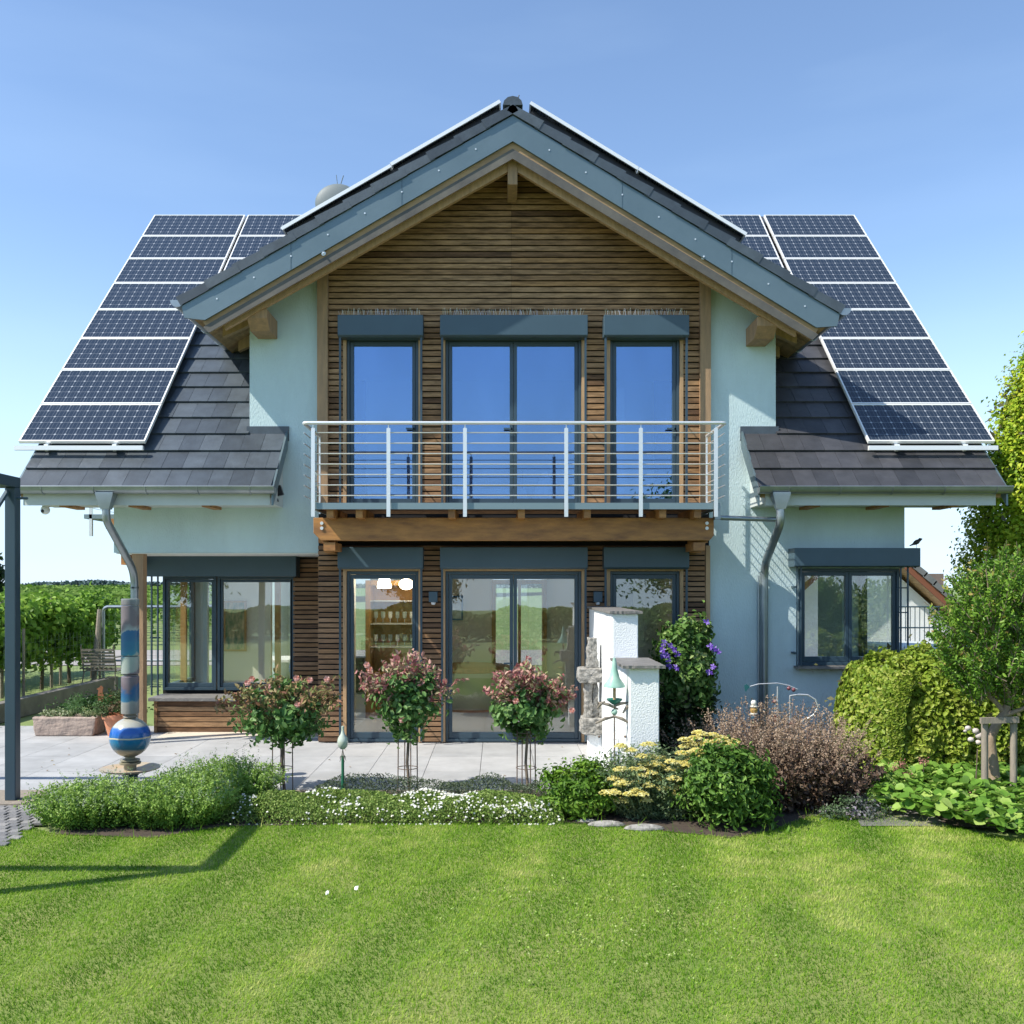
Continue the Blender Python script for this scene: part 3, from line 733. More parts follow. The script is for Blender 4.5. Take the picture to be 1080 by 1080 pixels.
for px in (339.5, 745.5):
    for dz in (.03,-.03): b.tube([(X(px,YE),YE+.002,(zt+zq)/2+.04+dz),(X(px,YE),YE-.015,(zt+zq)/2+.04+dz)], .02, 12)
b.each('bolt', M['steel'], balc)
zt_ = Z(446.5, YB)
for px in (330.7, 410, 490.5, 597, 675.5, 754.5):
    ra = MB(); x = X(px, YB); ra.box(x-.022, x+.022, YB-.035, YB-.023, z_d-.165, zt_-.06); ra.tube([(x,YB-.029,zt_-.065),(x,YB-.029,zt_-.02)], .007, 6)
    ra.build('railing_post', M['steel'], balc)
r2 = MB(); xl, xr_ = X(320.5,YB), X(764.5,YB)
r2.tube(smoothpath([(xl,W-.22,zt_),(xl,YB-.03,zt_),(xr_,YB-.03,zt_),(xr_,W-.22,zt_)], r=.05), .021, 10)
r2.build('handrail', M['steel'], balc, smooth=True)
r3 = MB()
for k in range(7):
    z = Z(456.5+k*11.05, YB)
    r3.tube([(X(333,YB),YB-.012,z),(X(752,YB),YB-.012,z)], .0065, 6)
    for xx in (xl, xr_): r3.tube([(xx,YB+.0,z),(xx,W-.22,z)], .0065, 6)
for xx in (xl, xr_):
    pass
r3.each('railing_bar', M['steel'], balc)
r4 = MB()
for xx in (xl+.01, xr_-.01): r4.box(xx-.010, xx+.010, W-.26, W-.24, z_d-.06, zt_-.015)
r4.each('side_post', M['steel'], balc)

# --- solar arrays
def solar_mat():
    m = bpy.data.materials.new('solar_cells'); m.use_nodes = True; N = m.node_tree.nodes; L = m.node_tree.links; bb = N['Principled BSDF']
    tc = N.new('ShaderNodeTexCoord'); sp = N.new('ShaderNodeSeparateXYZ'); L.new(tc.outputs['Object'], sp.inputs[0])
    def mth(op, a, b=None, c=None):
        n = N.new('ShaderNodeMath'); n.operation = op
        for i, q in enumerate((a, b, c)):
            if q is None: continue
            if isinstance(q, (int, float)): n.inputs[i].default_value = q
            else: L.new(q, n.inputs[i])
        return n.outputs[0]
    fx = mth('ABSOLUTE', mth('SUBTRACT', mth('FRACT', mth('DIVIDE', mth('SUBTRACT', sp.outputs[0], .018), .1287)), .5))
    fy = mth('ABSOLUTE', mth('SUBTRACT', mth('FRACT', mth('DIVIDE', mth('SUBTRACT', sp.outputs[1], .018), .1285)), .5))
    line = mth('MAXIMUM', mth('GREATER_THAN', fx, .472), mth('GREATER_THAN', fy, .472))
    dia = mth('GREATER_THAN', mth('ADD', fx, fy), .86)
    bus = mth('MULTIPLY', mth('LESS_THAN', mth('ABSOLUTE', mth('SUBTRACT', fx, .2)), .013), .45)
    w1 = mth('MULTIPLY', line, .20); w2 = mth('MAXIMUM', mth('MAXIMUM', w1, mth('MULTIPLY', dia, .50)), mth('MULTIPLY', bus, .35))
    mx = N.new('ShaderNodeMix'); mx.data_type = 'RGBA'; mx.inputs['A'].default_value = (.016,.025,.040,1); mx.inputs['B'].default_value = (.62,.66,.70,1)
    L.new(w2, mx.inputs['Factor']); L.new(mx.outputs['Result'], bb.inputs['Base Color'])
    bb.inputs['Roughness'].default_value = .14; bb.inputs['Specular IOR Level'].default_value = .55
    return m
M['cells'] = solar_mat()
PWD, PHT = 1.58, .807
fr = MB(); t = .02
fr.box(0,PWD,0,t,-.035,.006); fr.box(0,PWD,PHT-t,PHT,-.035,.006); fr.box(0,t,t,PHT-t,-.035,.006); fr.box(PWD-t,PWD,t,PHT-t,-.035,.006)
me_f = fr.build('tmp', M['alu']); ce = MB().box(t,PWD-t,t,PHT-t,-.02,.0).build('tmp', M['cells'])
mesh_frame, mesh_cell = me_f.data, ce.data; bpy.data.objects.remove(me_f); bpy.data.objects.remove(ce)
first = [True]
def panel(arr, loc, rot, scale=1):
    f = bpy.data.objects.new('solar_panel', mesh_frame); COL.objects.link(f); f.parent = arr
    f.location = Vector(loc)-wloc(arr); f.rotation_euler = rot
    c = bpy.data.objects.new('cell_sheet', mesh_cell); COL.objects.link(c); c.parent = f
def array_main(cols, m):
    a = MB()
    zoff = .21
    for (x0, r0) in cols:
        for k in range(2):   # mounting rails
            x = x0+.35+k*.85
            y0 = 11.8+r0*.584-.02; y1 = 16.5
            a.obox((x,(y0+y1)/2,zr((y0+y1)/2)+zoff-.085),(.02,0,0),(0,(y1-y0)/2,(y1-y0)/2),(0,-.02,.02))
    arr = a.build('solar_array', M['alu'], house)
    for (x0, r0) in cols:
        for r in range(r0, 8):
            s_ = r*.826; y = 11.8+s_*S2
            panel(arr, (x0, y, H+1.82-11.8+y), (PI/4, 0, 0))
    for (x0, r0) in cols:
        if r0 == 0:
            q = MB().box(x0-.02, x0+PWD+.0, 11.72, 11.77, H+1.70, H+1.755); 
            for k in range(2): q.box(x0+.33+k*.85, x0+.38+k*.85, 11.771, 11.84, H+1.71, H+1.78)
            q.build('edge_rail', M['alu'], arr)
    return arr
array_main([(-6.0,0),(-4.37,4),(-2.74,6)], 0)
array_main([(4.62,0),(2.97,4),(1.32,6)], 1)
# panels lying on the gable roof, seen edge-on
for side in (0, 1):
    E = EL if side == 0 else ER; sgn = -1 if side == 0 else 1
    ang = math.atan2(AP[1]-E[1], abs(AP[0]-E[0]))
    pa = at(296,240,11.62) if side == 0 else at(789,246,11.62); pb = at(527,104,11.62) if side == 0 else at(560,107,11.62)
    d = (pb-pa); Ln = d.length; d.normalize(); n = Vector((sgn*abs(d.z), 0, abs(d.x)))
    a = MB()
    for yy in (12.0, 13.2):
        a.beam(pa+Vector((0,yy-11.62,0))-n*.07, pb+Vector((0,yy-11.62,0))-n*.07, .04, .04)
    k = 0
    while .3+k*.6 < Ln:
        for yy in (12.0,13.2): 
            p = pa+d*(.3+k*.6)+Vector((0,yy-11.62,0)); a.box(p.x-.02, p.x+.02, p.y-.02, p.y+.02, p.z-.30, p.z-.08)
        k += 1
    arr = a.build('solar_array', M['alu'], house)
    for i in range(2):
        w_ = Ln/2-.01
        for j in range(3):
            f = bpy.data.objects.new('solar_panel', mesh_frame); COL.objects.link(f); f.parent = arr
            q = pa+d*(i*Ln/2) if side == 0 else pb-d*((i)*Ln/2)
            f.location = Vector((q.x, 11.62+j*.83, q.z))-wloc(arr)
            f.rotation_euler = (0, -ang if side == 0 else ang, 0); f.scale = (w_/PWD, 1, 1)
            c = bpy.data.objects.new('cell_sheet', mesh_cell); COL.objects.link(c); c.parent = f
            if j == 0:
                c = None
        # black strip added to stand for the dark underside and gap below the panels
    tb = MB().beam(pa-n*.115+Vector((0,.10,0))+d*.05, pb-n*.115+Vector((0,.10,0))-d*.05, .02, .15)
    tb.build('underside_strip', M['black'], arr)

# --- small fittings
b = MB(); p = at(49,533,11.6); b.tube([p+Vector((0,0,.02)), p+Vector((0,0,-.02))], .05, 12); b.ball(p+Vector((0,-.03,-.06)), .055)
c = b.build('security_camera', M['white'], house, smooth=True); MB().ball(p+Vector((-.01,-.075,-.075)), .022).build('lens', M['black'], c)
b = MB(); p = at(293,518,11.9); b.obox(p, (.055,0,.015),(0,.03,0),(-.02,0,.06)); p = at(289,526,11.88); b.obox(p, (.045,0,.01),(0,.03,0),(-.01,0,.045)); b.box(X(288,W),X(291,W),11.9,W-.002,Z(517,W),Z(513,W))
b.build('floodlight', M['black'], house)
for px in (457, 630.5):
    b = MB().box(X(px,12.05)-.055, X(px,12.05)+.055, 12.0, W-.066, Z(635,12.05), Z(624,12.05)); o = b.build('wall_lamp', M['anthracite2'], house, bevel=.004)
    MB().lathe((X(px,12.05),12.04,Z(635.2,12.05)-.03), [(.02,0),(.028,.015),(.028,.03)], 12).build('lamp_glass', M['white'], o)
# satellite dish behind the gable
b = MB(); c = at(356,214,15.9); vs = []; fs = []
b.ball(c, .40, 24, 14, (.95,.25,.80)); b.tube([c+Vector((.05,0,.3)), c+Vector((.1,0,.46))], .008, 5); b.tube([c+Vector((.0,0,.3)), c+Vector((-.02,0,.47))], .006, 5); b.tube([c+Vector((.05,.1,0)), c+Vector((.05,.4,-1))], .03, 8)
b.build('satellite_dish', mat('dish_grey', (.13,.16,.165), .6), house, smooth=True)

# --- inside
b = MB().box(LX0+.42, LX1-D, W+D+.02, 20.4, 0.0, .025); b.build('interior_floor', M['infloor'], house)
b = MB()
b.box(LX0+.42, LX1-D, RY+.35, 20.4, zb-.05, zb-.015); b.box(BX0+.22, LX1-D, W+D+.01, RY+.35, zb-.05, zb-.015)
b.box(LX0+.3, LX1-D, W+D+.01, 20.4, zb+.5, zb+.53)
b.box(BX0+.22, BX0+.24, W+.30, RY+.3, .03, zb-.06)
b.box(.95, 1.05, 16.31, 20.4, .03, zb-.06); b.box(-2.2,-.1, 16.2, 16.3, .03, zb-.06); b.box(.80,1.75, 16.2, 16.3, .03, zb-.06)
b.box(-.1,.80,16.2,16.3,2.15,zb-.06); b.box(-4.50,-3.62,15.0,15.1,.03,zb-.06)
b.box(2.9,3.0, W+.4, 20.4, .03, zb-.06)
# upper storey room
b.box(BX0, BX1, 16.5, 16.6, H+1.0, H+3.9); b.box(BX0-.8, BX0-.7, W+.4, 16.5, H+1.0, H+3.6); b.box(BX1+.6, BX1+.7, W+.4, 16.5, H+1.0, H+3.6)
b.box(BX0-.8, BX1+.7, W+.35, 16.5, H+.98, H+1.0); b.box(BX0-.6, BX1+.5, W+.35, 16.5, H+3.6, H+3.64)
b.build('interior_wall', M['inwall'], house)
b = MB(); b.box(-.12,-.05,16.12,16.195,.03,2.14); b.box(.75,.82,16.12,16.195,.03,2.14); b.box(-.05,.75,16.12,16.195,2.07,2.14); b.box(.33,.38,16.14,16.19,.03,2.07)
b.box(-3.56,-3.48,15.0,15.1,.03,zb-.06); b.build('door_frame', M['inwood'], house)
b = MB().box(LX0+.19,LX0+.27,14.15,14.22,.5,2.3); b.build('window_post', M['inwood'], house)
# rear glazed doors with oak frames
for x0, x1, z0, z1 in ((-4.2,-1.4,.1,2.35),(-.2,2.2,.1,2.35),(3,4.6,.9,2.3)):
    f = MB(); n = 3 if x1-x0 > 2.5 else 2
    for i in range(n+1):
        x = x0+(x1-x0)*i/n; f.box(x-.06, x+.06, 20.5, 20.6, z0, z1)
    f.box(x0, x1, 20.52, 20.58, z1-.1, z1); f.box(x0, x1, 20.52, 20.58, z0, z0+.1)
    o = f.build('rear_door', M['inwood'], house); MB().box(x0, x1, 20.62, 20.626, z0, z1).build('pane', M['pane_low'], o)
# ================================================================== interior furniture (top-level things)
t = thing('display_cabinet', (-1.45, 14.5, .025), 'tall oak display cabinet with glass doors and drinking glasses inside the left patio door', 'cabinet')
b = MB(); x0, x1, y0, y1, z1 = -2.02, -1.1, 14.3, 14.8, 2.12
for x in (x0, x1-.07): b.box(x, x+.07, y0, y1, .03, z1)
b.box(x0+.07, x1-.07, y0, y1, z1-.08, z1); b.box(x0+.07, x1-.07, y0, y1, .03, .72); b.box(x0+.07, x1-.07, y1-.03, y1, .72, z1-.08)
b.build('carcass', M['inwood'], t, bevel=.005)
b = MB(); 
for z in (1.1, 1.45, 1.8): b.box(x0+.07, x1-.07, y0+.03, y1-.04, z, z+.012)
b.each('shelf', M['white'], t)
for k in range(14):
    x = x0+.14+(k % 7)*.11; z = (1.112, 1.462)[k//7]
    g_ = MB().lathe((x, y0+.15, z), [(.028,0),(.005,.01),(.005,.07),(.03,.09),(.033,.15),(.03,.18)], 10)
    g_.build('drinking_glass', M['white'] if k % 3 == 0 else mat('glassware', (.6,.68,.68), .08, trans=.5), t, smooth=True)
t = thing('tiled_stove', (-.35, 15.6, .025), 'rounded cream tiled stove bench with orange brick bands seen through the double patio door', 'stove')
MB().lathe((-.45,15.6,.06), [(.62,0),(.62,.58)], 40).build('body', mat('cream_tile', (.62,.60,.46), .35), t, smooth=True)
b = MB(); b.lathe((-.45,15.6,.64), [(.63,0),(.66,.02),(.66,.07),(.6,.09)], 40); b.lathe((-.45,15.6,.02), [(.65,0),(.65,.04)], 40); b.each('brick_band', mat('brick_orange', (.50,.20,.07), .6, var=.3, vscale=20), t, smooth=True)
t = thing('dining_table', (-3.7, 16.4, .025), 'pale dining table behind the left corner window', 'table')
b = MB().box(-4.3,-2.9,16.0,17.0,.74,.78); b.build('tabletop', M['white'], t)
for x, y in ((-4.2,16.1),(-3.0,16.1),(-4.2,16.9),(-3.0,16.9)): MB().box(x-.03,x+.03,y-.03,y+.03,.03,.739).build('leg', M['inwood'], t)
def picture(name, c, wd, ht, frame, canvas, label):
    t = thing(name, c, label, 'picture')
    x, y, z = c; f = MB(); e = .03
    f.box(x-wd/2,x+wd/2,y-.03,y,z-ht/2,z-ht/2+e); f.box(x-wd/2,x+wd/2,y-.03,y,z+ht/2-e,z+ht/2)
    f.box(x-wd/2,x-wd/2+e,y-.03,y,z-ht/2+e,z+ht/2-e); f.box(x+wd/2-e,x+wd/2,y-.03,y,z-ht/2+e,z+ht/2-e)
    f.build('frame', frame, t); MB().box(x-wd/2+e,x+wd/2-e,y-.02,y-.005,z-ht/2+e,z+ht/2-e).build('canvas', canvas, t)
cv = mat('canvas_green', (.02,.14,.06), .7, col2=(.70,.52,.28), vscale=6, stretch=(2,1,.8), detail=3)
picture('painting', (-4.18, 14.98, 1.40), .36, .80, M['inwood'], cv, 'green and ochre abstract painting hanging inside the left corner window')
picture('framed_print', (-.78, 16.14, 1.66), .34, .42, mat('blue_frame', (.05,.16,.38), .5), mat('print_paper', (.62,.68,.72), .8, var=.2, vscale=8), 'small blue-framed print on the pale wall behind the double patio door')
t = tag(MB().lathe((-1.66,13.7,2.0), [(.10,0),(.105,.02),(.08,.14),(.03,.16)], 20).build('ceiling_lamp', mat('lamp_shade', (.78,.72,.52), .8), None, smooth=True, loc=(-1.55,13.7,2.1)), 'cream fabric lampshade hanging inside the left patio door', 'lamp')
t = tag(MB().lathe((.64,12.9,H+1.03), [(.20,0),(.17,.25),(.05,.52),(.02,.54)], 20).build('floor_lamp', M['white'], None, smooth=True, loc=(.64,12.9,H+1.03)), 'white cone lamp on the floor behind the balcony double door', 'lamp')
lampm = bpy.data.materials.new('lit_paper'); lampm.use_nodes = True; q = lampm.node_tree.nodes['Principled BSDF']; q.inputs['Base Color'].default_value = (.8,.74,.58,1); q.inputs['Emission Color'].default_value = (1,.84,.58,1); q.inputs['Emission Strength'].default_value = 10  # lamp glow added and set strong to brighten the dim room
o = bpy.data.objects['ceiling_lamp']; o.data.materials[0] = lampm; o['label'] = 'lit cream paper lampshade hanging inside the left patio door'
t = tag(MB().ball((-1.38,14.1,2.06), .11, 20, 12, (1,1,.75)).build('paper_lantern', lampm, None, smooth=True, loc=(-1.28,14.2,2.15)), 'round lit paper lantern hanging behind the lampshade in the left room', 'lamp')
t = thing('light_band_block', (1.62,13.3,H+1.0), 'pale block added for the lighter band behind the right balcony door', 'light_band_block')
MB().box(1.50,1.74,13.1,13.6,H+1.0,H+2.75).build('body', M['white'], t, bevel=.005)  # pale block stands in for the lighter band in the pane
t = thing('bed', (-1.0,14.5,H+1.0), 'low white bed inside the upper room', 'bed')
MB().box(-1.9,.4,13.6,15.4,H+1.05,H+1.42).build('mattress', M['white'], t, bevel=.04); MB().box(-1.9,.4,15.41,15.5,H+1.05,H+1.9).build('headboard', M['inwood'], t)
t = thing('side_chest', (-3.1,17.9,.03), 'low dark wooden chest with a plant at the back of the left room', 'chest')
MB().box(-3.4,-2.5,17.6,18.0,.05,.7).build('body', mat('dark_wood', (.06,.04,.03), .5), t, bevel=.005)

# ================================================================== ground
def poly_sheet(name, pts, z, m, label, cat, kind='structure', sub=None):
    me = bpy.data.meshes.new(name); me.from_pydata([(p[0], p[1], z) for p in pts], [], [tuple(range(len(pts)))]); me.update()
    o = link(name, me, m); return tag(o, label, cat, kind=kind)
gm = mat('meadow', (.11,.18,.04), .95, col2=(.22,.26,.10), vscale=.35, bump=.6, bscale=20)
G = 1500
n = 60; ys = np.concatenate([np.linspace(-60, 60, 25), 60+np.linspace(0, 1, 30)[1:]**2*2400]); xs = np.linspace(-1, 1, 41)
V = []; 
for y in ys:
    for x in xs: V.append((x*(80+abs(y)*1.1), y, -.03-(0 if y < 30 else .0)))
fi = [(i*41+j, i*41+j+1, (i+1)*41+j+1, (i+1)*41+j) for i in range(len(ys)-1) for j in range(40)]
tag(link('ground', mesh_np('ground', V, np.array(fi)), gm), 'dry green meadow ground stretching to the horizon', 'ground', kind='structure')

# lawn
edge = [gnd(*p) for p in ((-60,905),(0,890),(30,872),(60,880),(160,884),(235,872),(330,870),(430,868),(600,868),(660,872),(715,878),(770,884),(815,876),(850,862),(905,858),(940,860),(985,868),(1040,880),(1085,887),(1200,905))]
lawn_poly = [(e.x, e.y) for e in edge]+[(9,5.5),(9,-6),(-9,-6),(-9,6.3)]
lm = mat('lawn_soil', (.13,.20,.03), .95, col2=(.22,.24,.07), vscale=1.5, bump=.8, bscale=60)
poly_sheet('lawn', lawn_poly[::-1], 0.0, lm, 'mown green lawn in front of the terrace and flower beds', 'lawn')
def in_poly(P, poly):
    x, y = P[:,0], P[:,1]; c = np.zeros(len(P), bool); n = len(poly)
    for i in range(n):
        x0, y0 = poly[i]; x1, y1 = poly[(i+1) % n]
        with np.errstate(divide='ignore', invalid='ignore'):
            c ^= ((y0 > y) != (y1 > y)) & (x < (x1-x0)*(y-y0)/(y1-y0+1e-12)+x0)
    return c
def vnoise(P, s, seed):
    r = np.random.default_rng(seed); g = r.random((64,64)); u = P[:,0]/s+37.3; v = P[:,1]/s+41.7
    i = np.floor(u).astype(int); j = np.floor(v).astype(int); f = u-i; q = v-j; f = f*f*(3-2*f); q = q*q*(3-2*q)
    G_ = lambda a, b: g[a % 64, b % 64]
    return (G_(i,j)*(1-f)+G_(i+1,j)*f)*(1-q)+(G_(i,j+1)*(1-f)+G_(i+1,j+1)*f)*q
def grass(name, n, ylo, yhi, hmin, hmax, wd, m, rng, label, poly, wid=.70):
    y = ylo+(yhi-ylo)*rng.random(int(n*1.15)); y = y[rng.random(len(y)) < (.55+.45*(y-ylo)/(yhi-ylo))]
    x = (rng.random(len(y))*2-1)*(y*wid+.5)
    P = np.stack([x, y], 1); P = P[in_poly(P, poly)]; n = len(P)
    big = vnoise(P, 1.1, 1)*.5+vnoise(P, .38, 2)*.3+vnoise(P, .12, 3)*.2
    strp = .5+.5*np.sin((P[:,0]*.80-P[:,1]*.22)*2*PI/.62+2.2*vnoise(P, 1.5, 8)+P[:,1]*.3)
    stripe = np.clip(.5+.5*(strp-.5)*2*(.25+vnoise(P, .8, 11)), 0, 1)
    dry = np.clip(vnoise(P*np.array([1,.6]), .55, 12)*.7+vnoise(P, .16, 13)*.5-.62, 0, 1)*2.2
    h = rng.uniform(hmin, hmax, n)*(.75+.5*big); a = rng.uniform(0, 2*PI, n)
    lean = rng.uniform(.2, 1.1, n)*h; dx = np.cos(a)*lean+(stripe-.5)*.010; dy = np.sin(a)*lean+(stripe-.5)*.006
    b_ = a+rng.uniform(.8, 2.2, n); w_ = wd*rng.uniform(.7,1.3,n)*(1+.10*(P[:,1]-ylo))
    z = np.zeros(n)
    A = np.stack([P[:,0]-np.cos(b_)*w_/2, P[:,1]-np.sin(b_)*w_/2, z], 1); B = np.stack([P[:,0]+np.cos(b_)*w_/2, P[:,1]+np.sin(b_)*w_/2, z], 1)
    C = np.stack([P[:,0]+dx, P[:,1]+dy, h], 1)
    V = np.stack([A,B,C],1).reshape(-1,3)
    tint = np.clip(-.04+.38*big+.42*stripe+.5*dry+rng.normal(size=n)*.21, 0, 1)
    o = link(name, mesh_np(name, V, np.arange(3*n).reshape(-1,3), np.repeat(tint,3)), m)
    return tag(o, label, 'grass', kind='stuff')
gmat = mat('grass_blade', (.1,.2,.03), .7, tint=[(.075,.19,.012),(.165,.33,.022),(.31,.46,.05),(.54,.56,.19)], trans=.42, spec=.1)
grass('grass', 660000, 3.6, 9.2, .009, .025, .0042, gmat, RNG, 'short mown grass blades covering the whole lawn', lawn_poly)
grass('grass', 6000, 7.4, 9.2, .06, .13, .006, gmat, RNG, 'longer unmown grass along the edge of the flower beds', [(e.x, e.y) for e in edge]+[(e.x, e.y-.12) for e in edge[::-1]])
r9 = np.random.default_rng(99); n = 330; q = [gnd(a, c) for a, c in zip(650+r9.normal(size=n)*110, 965+r9.normal(size=n)*32)]
P = np.array([(v.x, v.y, .026) for v in q]); P = P[in_poly(P[:,:2], lawn_poly)]
P = np.repeat(P,3,0)+r9.normal(size=(len(P)*3,3))*np.array([.008,.008,.002])
o = leaves('clover', P, .014, mat('clover_leaf', (.3,.4,.12), .6, tint=[(.20,.34,.05),(.32,.44,.10),(.48,.54,.25)], trans=.3, spec=.1), None, r9, r9.random(len(P)), nrm=np.tile([0,0,1.],(len(P),1)), aspect=.9); tag(o, 'pale clover specks scattered in the middle of the lawn', 'clover', kind='stuff')
# white petals on the lawn
pm = mat('petal_white', (.8,.8,.78), .6)
for i, (px, py, s_) in enumerate(((345,948,.012),(376,943,.014))):
    p = gnd(px, py); b = MB(); 
    for k in range(3): a = k*2.1+i; b.obox(p+Vector((math.cos(a)*s_*.5, math.sin(a)*s_*.5, .04)), (s_*.45,0,.004),(0,s_*.4,.008),(0,0,.001))
    tag(b.build('petal', pm, None, loc=p), ('white fallen petals on the lawn, the left of two specks' if i == 0 else 'white fallen petals on the lawn, the right of two specks'), 'petal')

# planting bed soil
bed = [(e.x, e.y-.015) for e in edge[3:15]]+[(3.3,8.6),(3.3,12.15),(1.45,12.15),(1.45,9.2),(1.1,9.2),(1.1,9.28),(-3.9,9.28)]
poly_sheet('flower_bed', bed, .005, M['soil'], 'dark soil of the flower bed between lawn and terrace', 'soil')
poly_sheet('side_bed', [(3.75,8.0),(8,6.6),(9,12),(5.4,13),(3.55,12.1),(3.55,8.6)], .004, M['soil'], 'soil under the hedge and trees on the right', 'soil')
poly_sheet('garden_path', [(3.05,7.95),(3.78,7.95),(3.9,8.8),(4.0,11.9),(3.5,11.9),(3.3,9)], .009, mat('path_slate', (.20,.185,.17), .9, col2=(.12,.115,.11), vscale=5, bump=.8, bscale=20), 'narrow grey stone path between brown shrub and hedge', 'path')
# terrace slabs
b = MB(); tw, tl = .60, .93; y = 9.3; j = 0
while y < 13.6:
    x = -7.4
    while x < 1.12:
        x1 = min(x+tw*2-.006, 1.10) if False else x+tw*1.0-.006
        if x < 1.14: b.box(x, min(x1,1.152), y, min(y+tl-.006, 13.6), -.02, .018+random.uniform(0,.0012), t=random.random())
        x += tw
    y += tl; j += 1
o = b.build('terrace', M['paving'], None, loc=(0,9.3,0)); tag(o, 'large pale grey paving slabs of the terrace in front of the house', 'terrace', kind='structure')
poly_sheet('terrace_bed', [(-7.4,9.3),(1.15,9.3),(1.15,13.6),(-7.4,13.6)], .0, mat('joint_sand', (.14,.135,.125), .95), 'dark sand joints beneath the paving slabs', 'sand')
o = MB().box(-7.4, 1.15, 9.255, 9.296, -.03, .022).build('terrace_edging', M['greypost'], None, loc=(0,9.27,0)); tag(o, 'thin edging strip along the front of the terrace', 'edging', kind='structure')
# cobble strip lower left
b = MB()
e0 = gnd(-40,905); 
for j in range(26):
    for i in range(15):
        x = -5.4+i*.105+(.05 if j % 2 else 0); y = 6.9+j*.098
        lim = -4.0-(y-9.25)*-.16 - max(0,(8.3-y))*.25
        if x > -3.9+max(0,7.9-y)*.1: continue
        c = Vector((x+random.uniform(-.006,.006), y+random.uniform(-.006,.006), 0)); b.obox(c, (.045,0,random.uniform(-.003,.003)),(0,.041,0),(0,0,.016), t=random.random())
o = b.build('cobble_strip', mat('cobble', (.2,.2,.2), .7, tint=[(.13,.13,.135),(.20,.195,.19),(.27,.26,.25)], bump=.5, bscale=50), None, bevel=.008, loc=(-4.6,8,0)); tag(o, 'grey cobblestone strip beside the pergola post', 'cobbles', kind='structure')
o = MB().box(-7.4,-4.33,8.66,9.24,-.01,.03).build('post_footing', M['greypost'], None, loc=(-5,8.9,0)); tag(o, 'flat grey board footing under the pergola post', 'footing', kind='structure')
# edging rocks
for i, (px, py, rx) in enumerate(((640,872,.16),(680,876,.17),(618,868,.09))):
    p = gnd(px, py); b = MB().ball((p.x, p.y+.03, .01), rx, 14, 8, (1,.35,.22)); tag(b.build('edging_stone', M['stone'], None, smooth=False, loc=p), ('flat grey edging stone in front of the yellow yarrow', 'longest flat edging stone, right before the dark green bush', 'small flat edging stone in front of the low round bush')[i], 'stone', 'flat stones edging the lawn')

# ================================================================== pergola
t = thing('pergola', (-4.55, 8.82, 0), 'dark anthracite metal pergola with its corner post on the left of the terrace', 'pergola')
pw = .05; pt = Z(503, 8.82)
def post(x, y): return MB().box(x-pw, x+pw, y-pw, y+pw, .03 if y > 8 else 0, pt-.101).build('post', M['anthracite'], t, bevel=.006)
for x, y in ((-4.55,8.84),(-4.55,5.72),(-8.2,8.84),(-8.2,5.72)): post(x, y)
for x in (-4.55, -8.2): MB().box(x-pw, x+pw, 5.66, 8.89, pt-.10, pt).build('beam', M['anthracite'], t, bevel=.006)
for y in (8.84, 5.72): MB().box(-8.149, -4.601, y-pw, y+pw, pt-.099, pt-.001).build('beam', M['anthracite'], t, bevel=.006)
b = MB().beam((-4.57,8.5,pt-.40),(-4.57,8.78,pt-.14),.03,.03); b.tube([(-4.5,8.82,pt-.2),(-4.40,8.82,pt-.2)],.012,8); b.build('bracket', M['anthracite2'], t)

# ================================================================== painted totem with ball
p = Vector((X(137.3,9.45), 9.45, 0)); s_ = F/9.45
t = thing('ceramic_totem', p, 'ceramic totem with blue striped ball on a dish below a painted grey and blue column', 'sculpture')
def zz(py): return Z(py, 9.45)
MB().lathe(p, [(.085,0),(.085,zz(826)),(.07,zz(822)),(.075,zz(818)),(.12,zz(813.5)),(.05,zz(813))], 24).build('pedestal', mat('petrol_glaze', (.04,.12,.13), .3, var=.3, vscale=9), t, smooth=True)
MB().lathe(p, [(.03,zz(814)),(.20,zz(813.2)),(.285,zz(810.6)),(.29,zz(809.5)),(.27,zz(809.6)),(.19,zz(811.5)),(.04,zz(811.6))], 40).build('dish', mat('dish_glaze', (.52,.36,.20), .35, col2=(.36,.36,.30), vscale=5), t, smooth=True)
MB().lathe(p, [(.06,zz(811.4)),(.06,zz(806.5)),(.10,zz(805.5)),(.105,zz(803.5)),(.07,zz(803)),(.095,zz(802)),(.095,zz(800.8)),(.05,zz(799.5)),(.05,zz(797))], 24).build('collar', mat('collar_glaze', (.24,.22,.15), .35, var=.4, vscale=8), t, smooth=True)
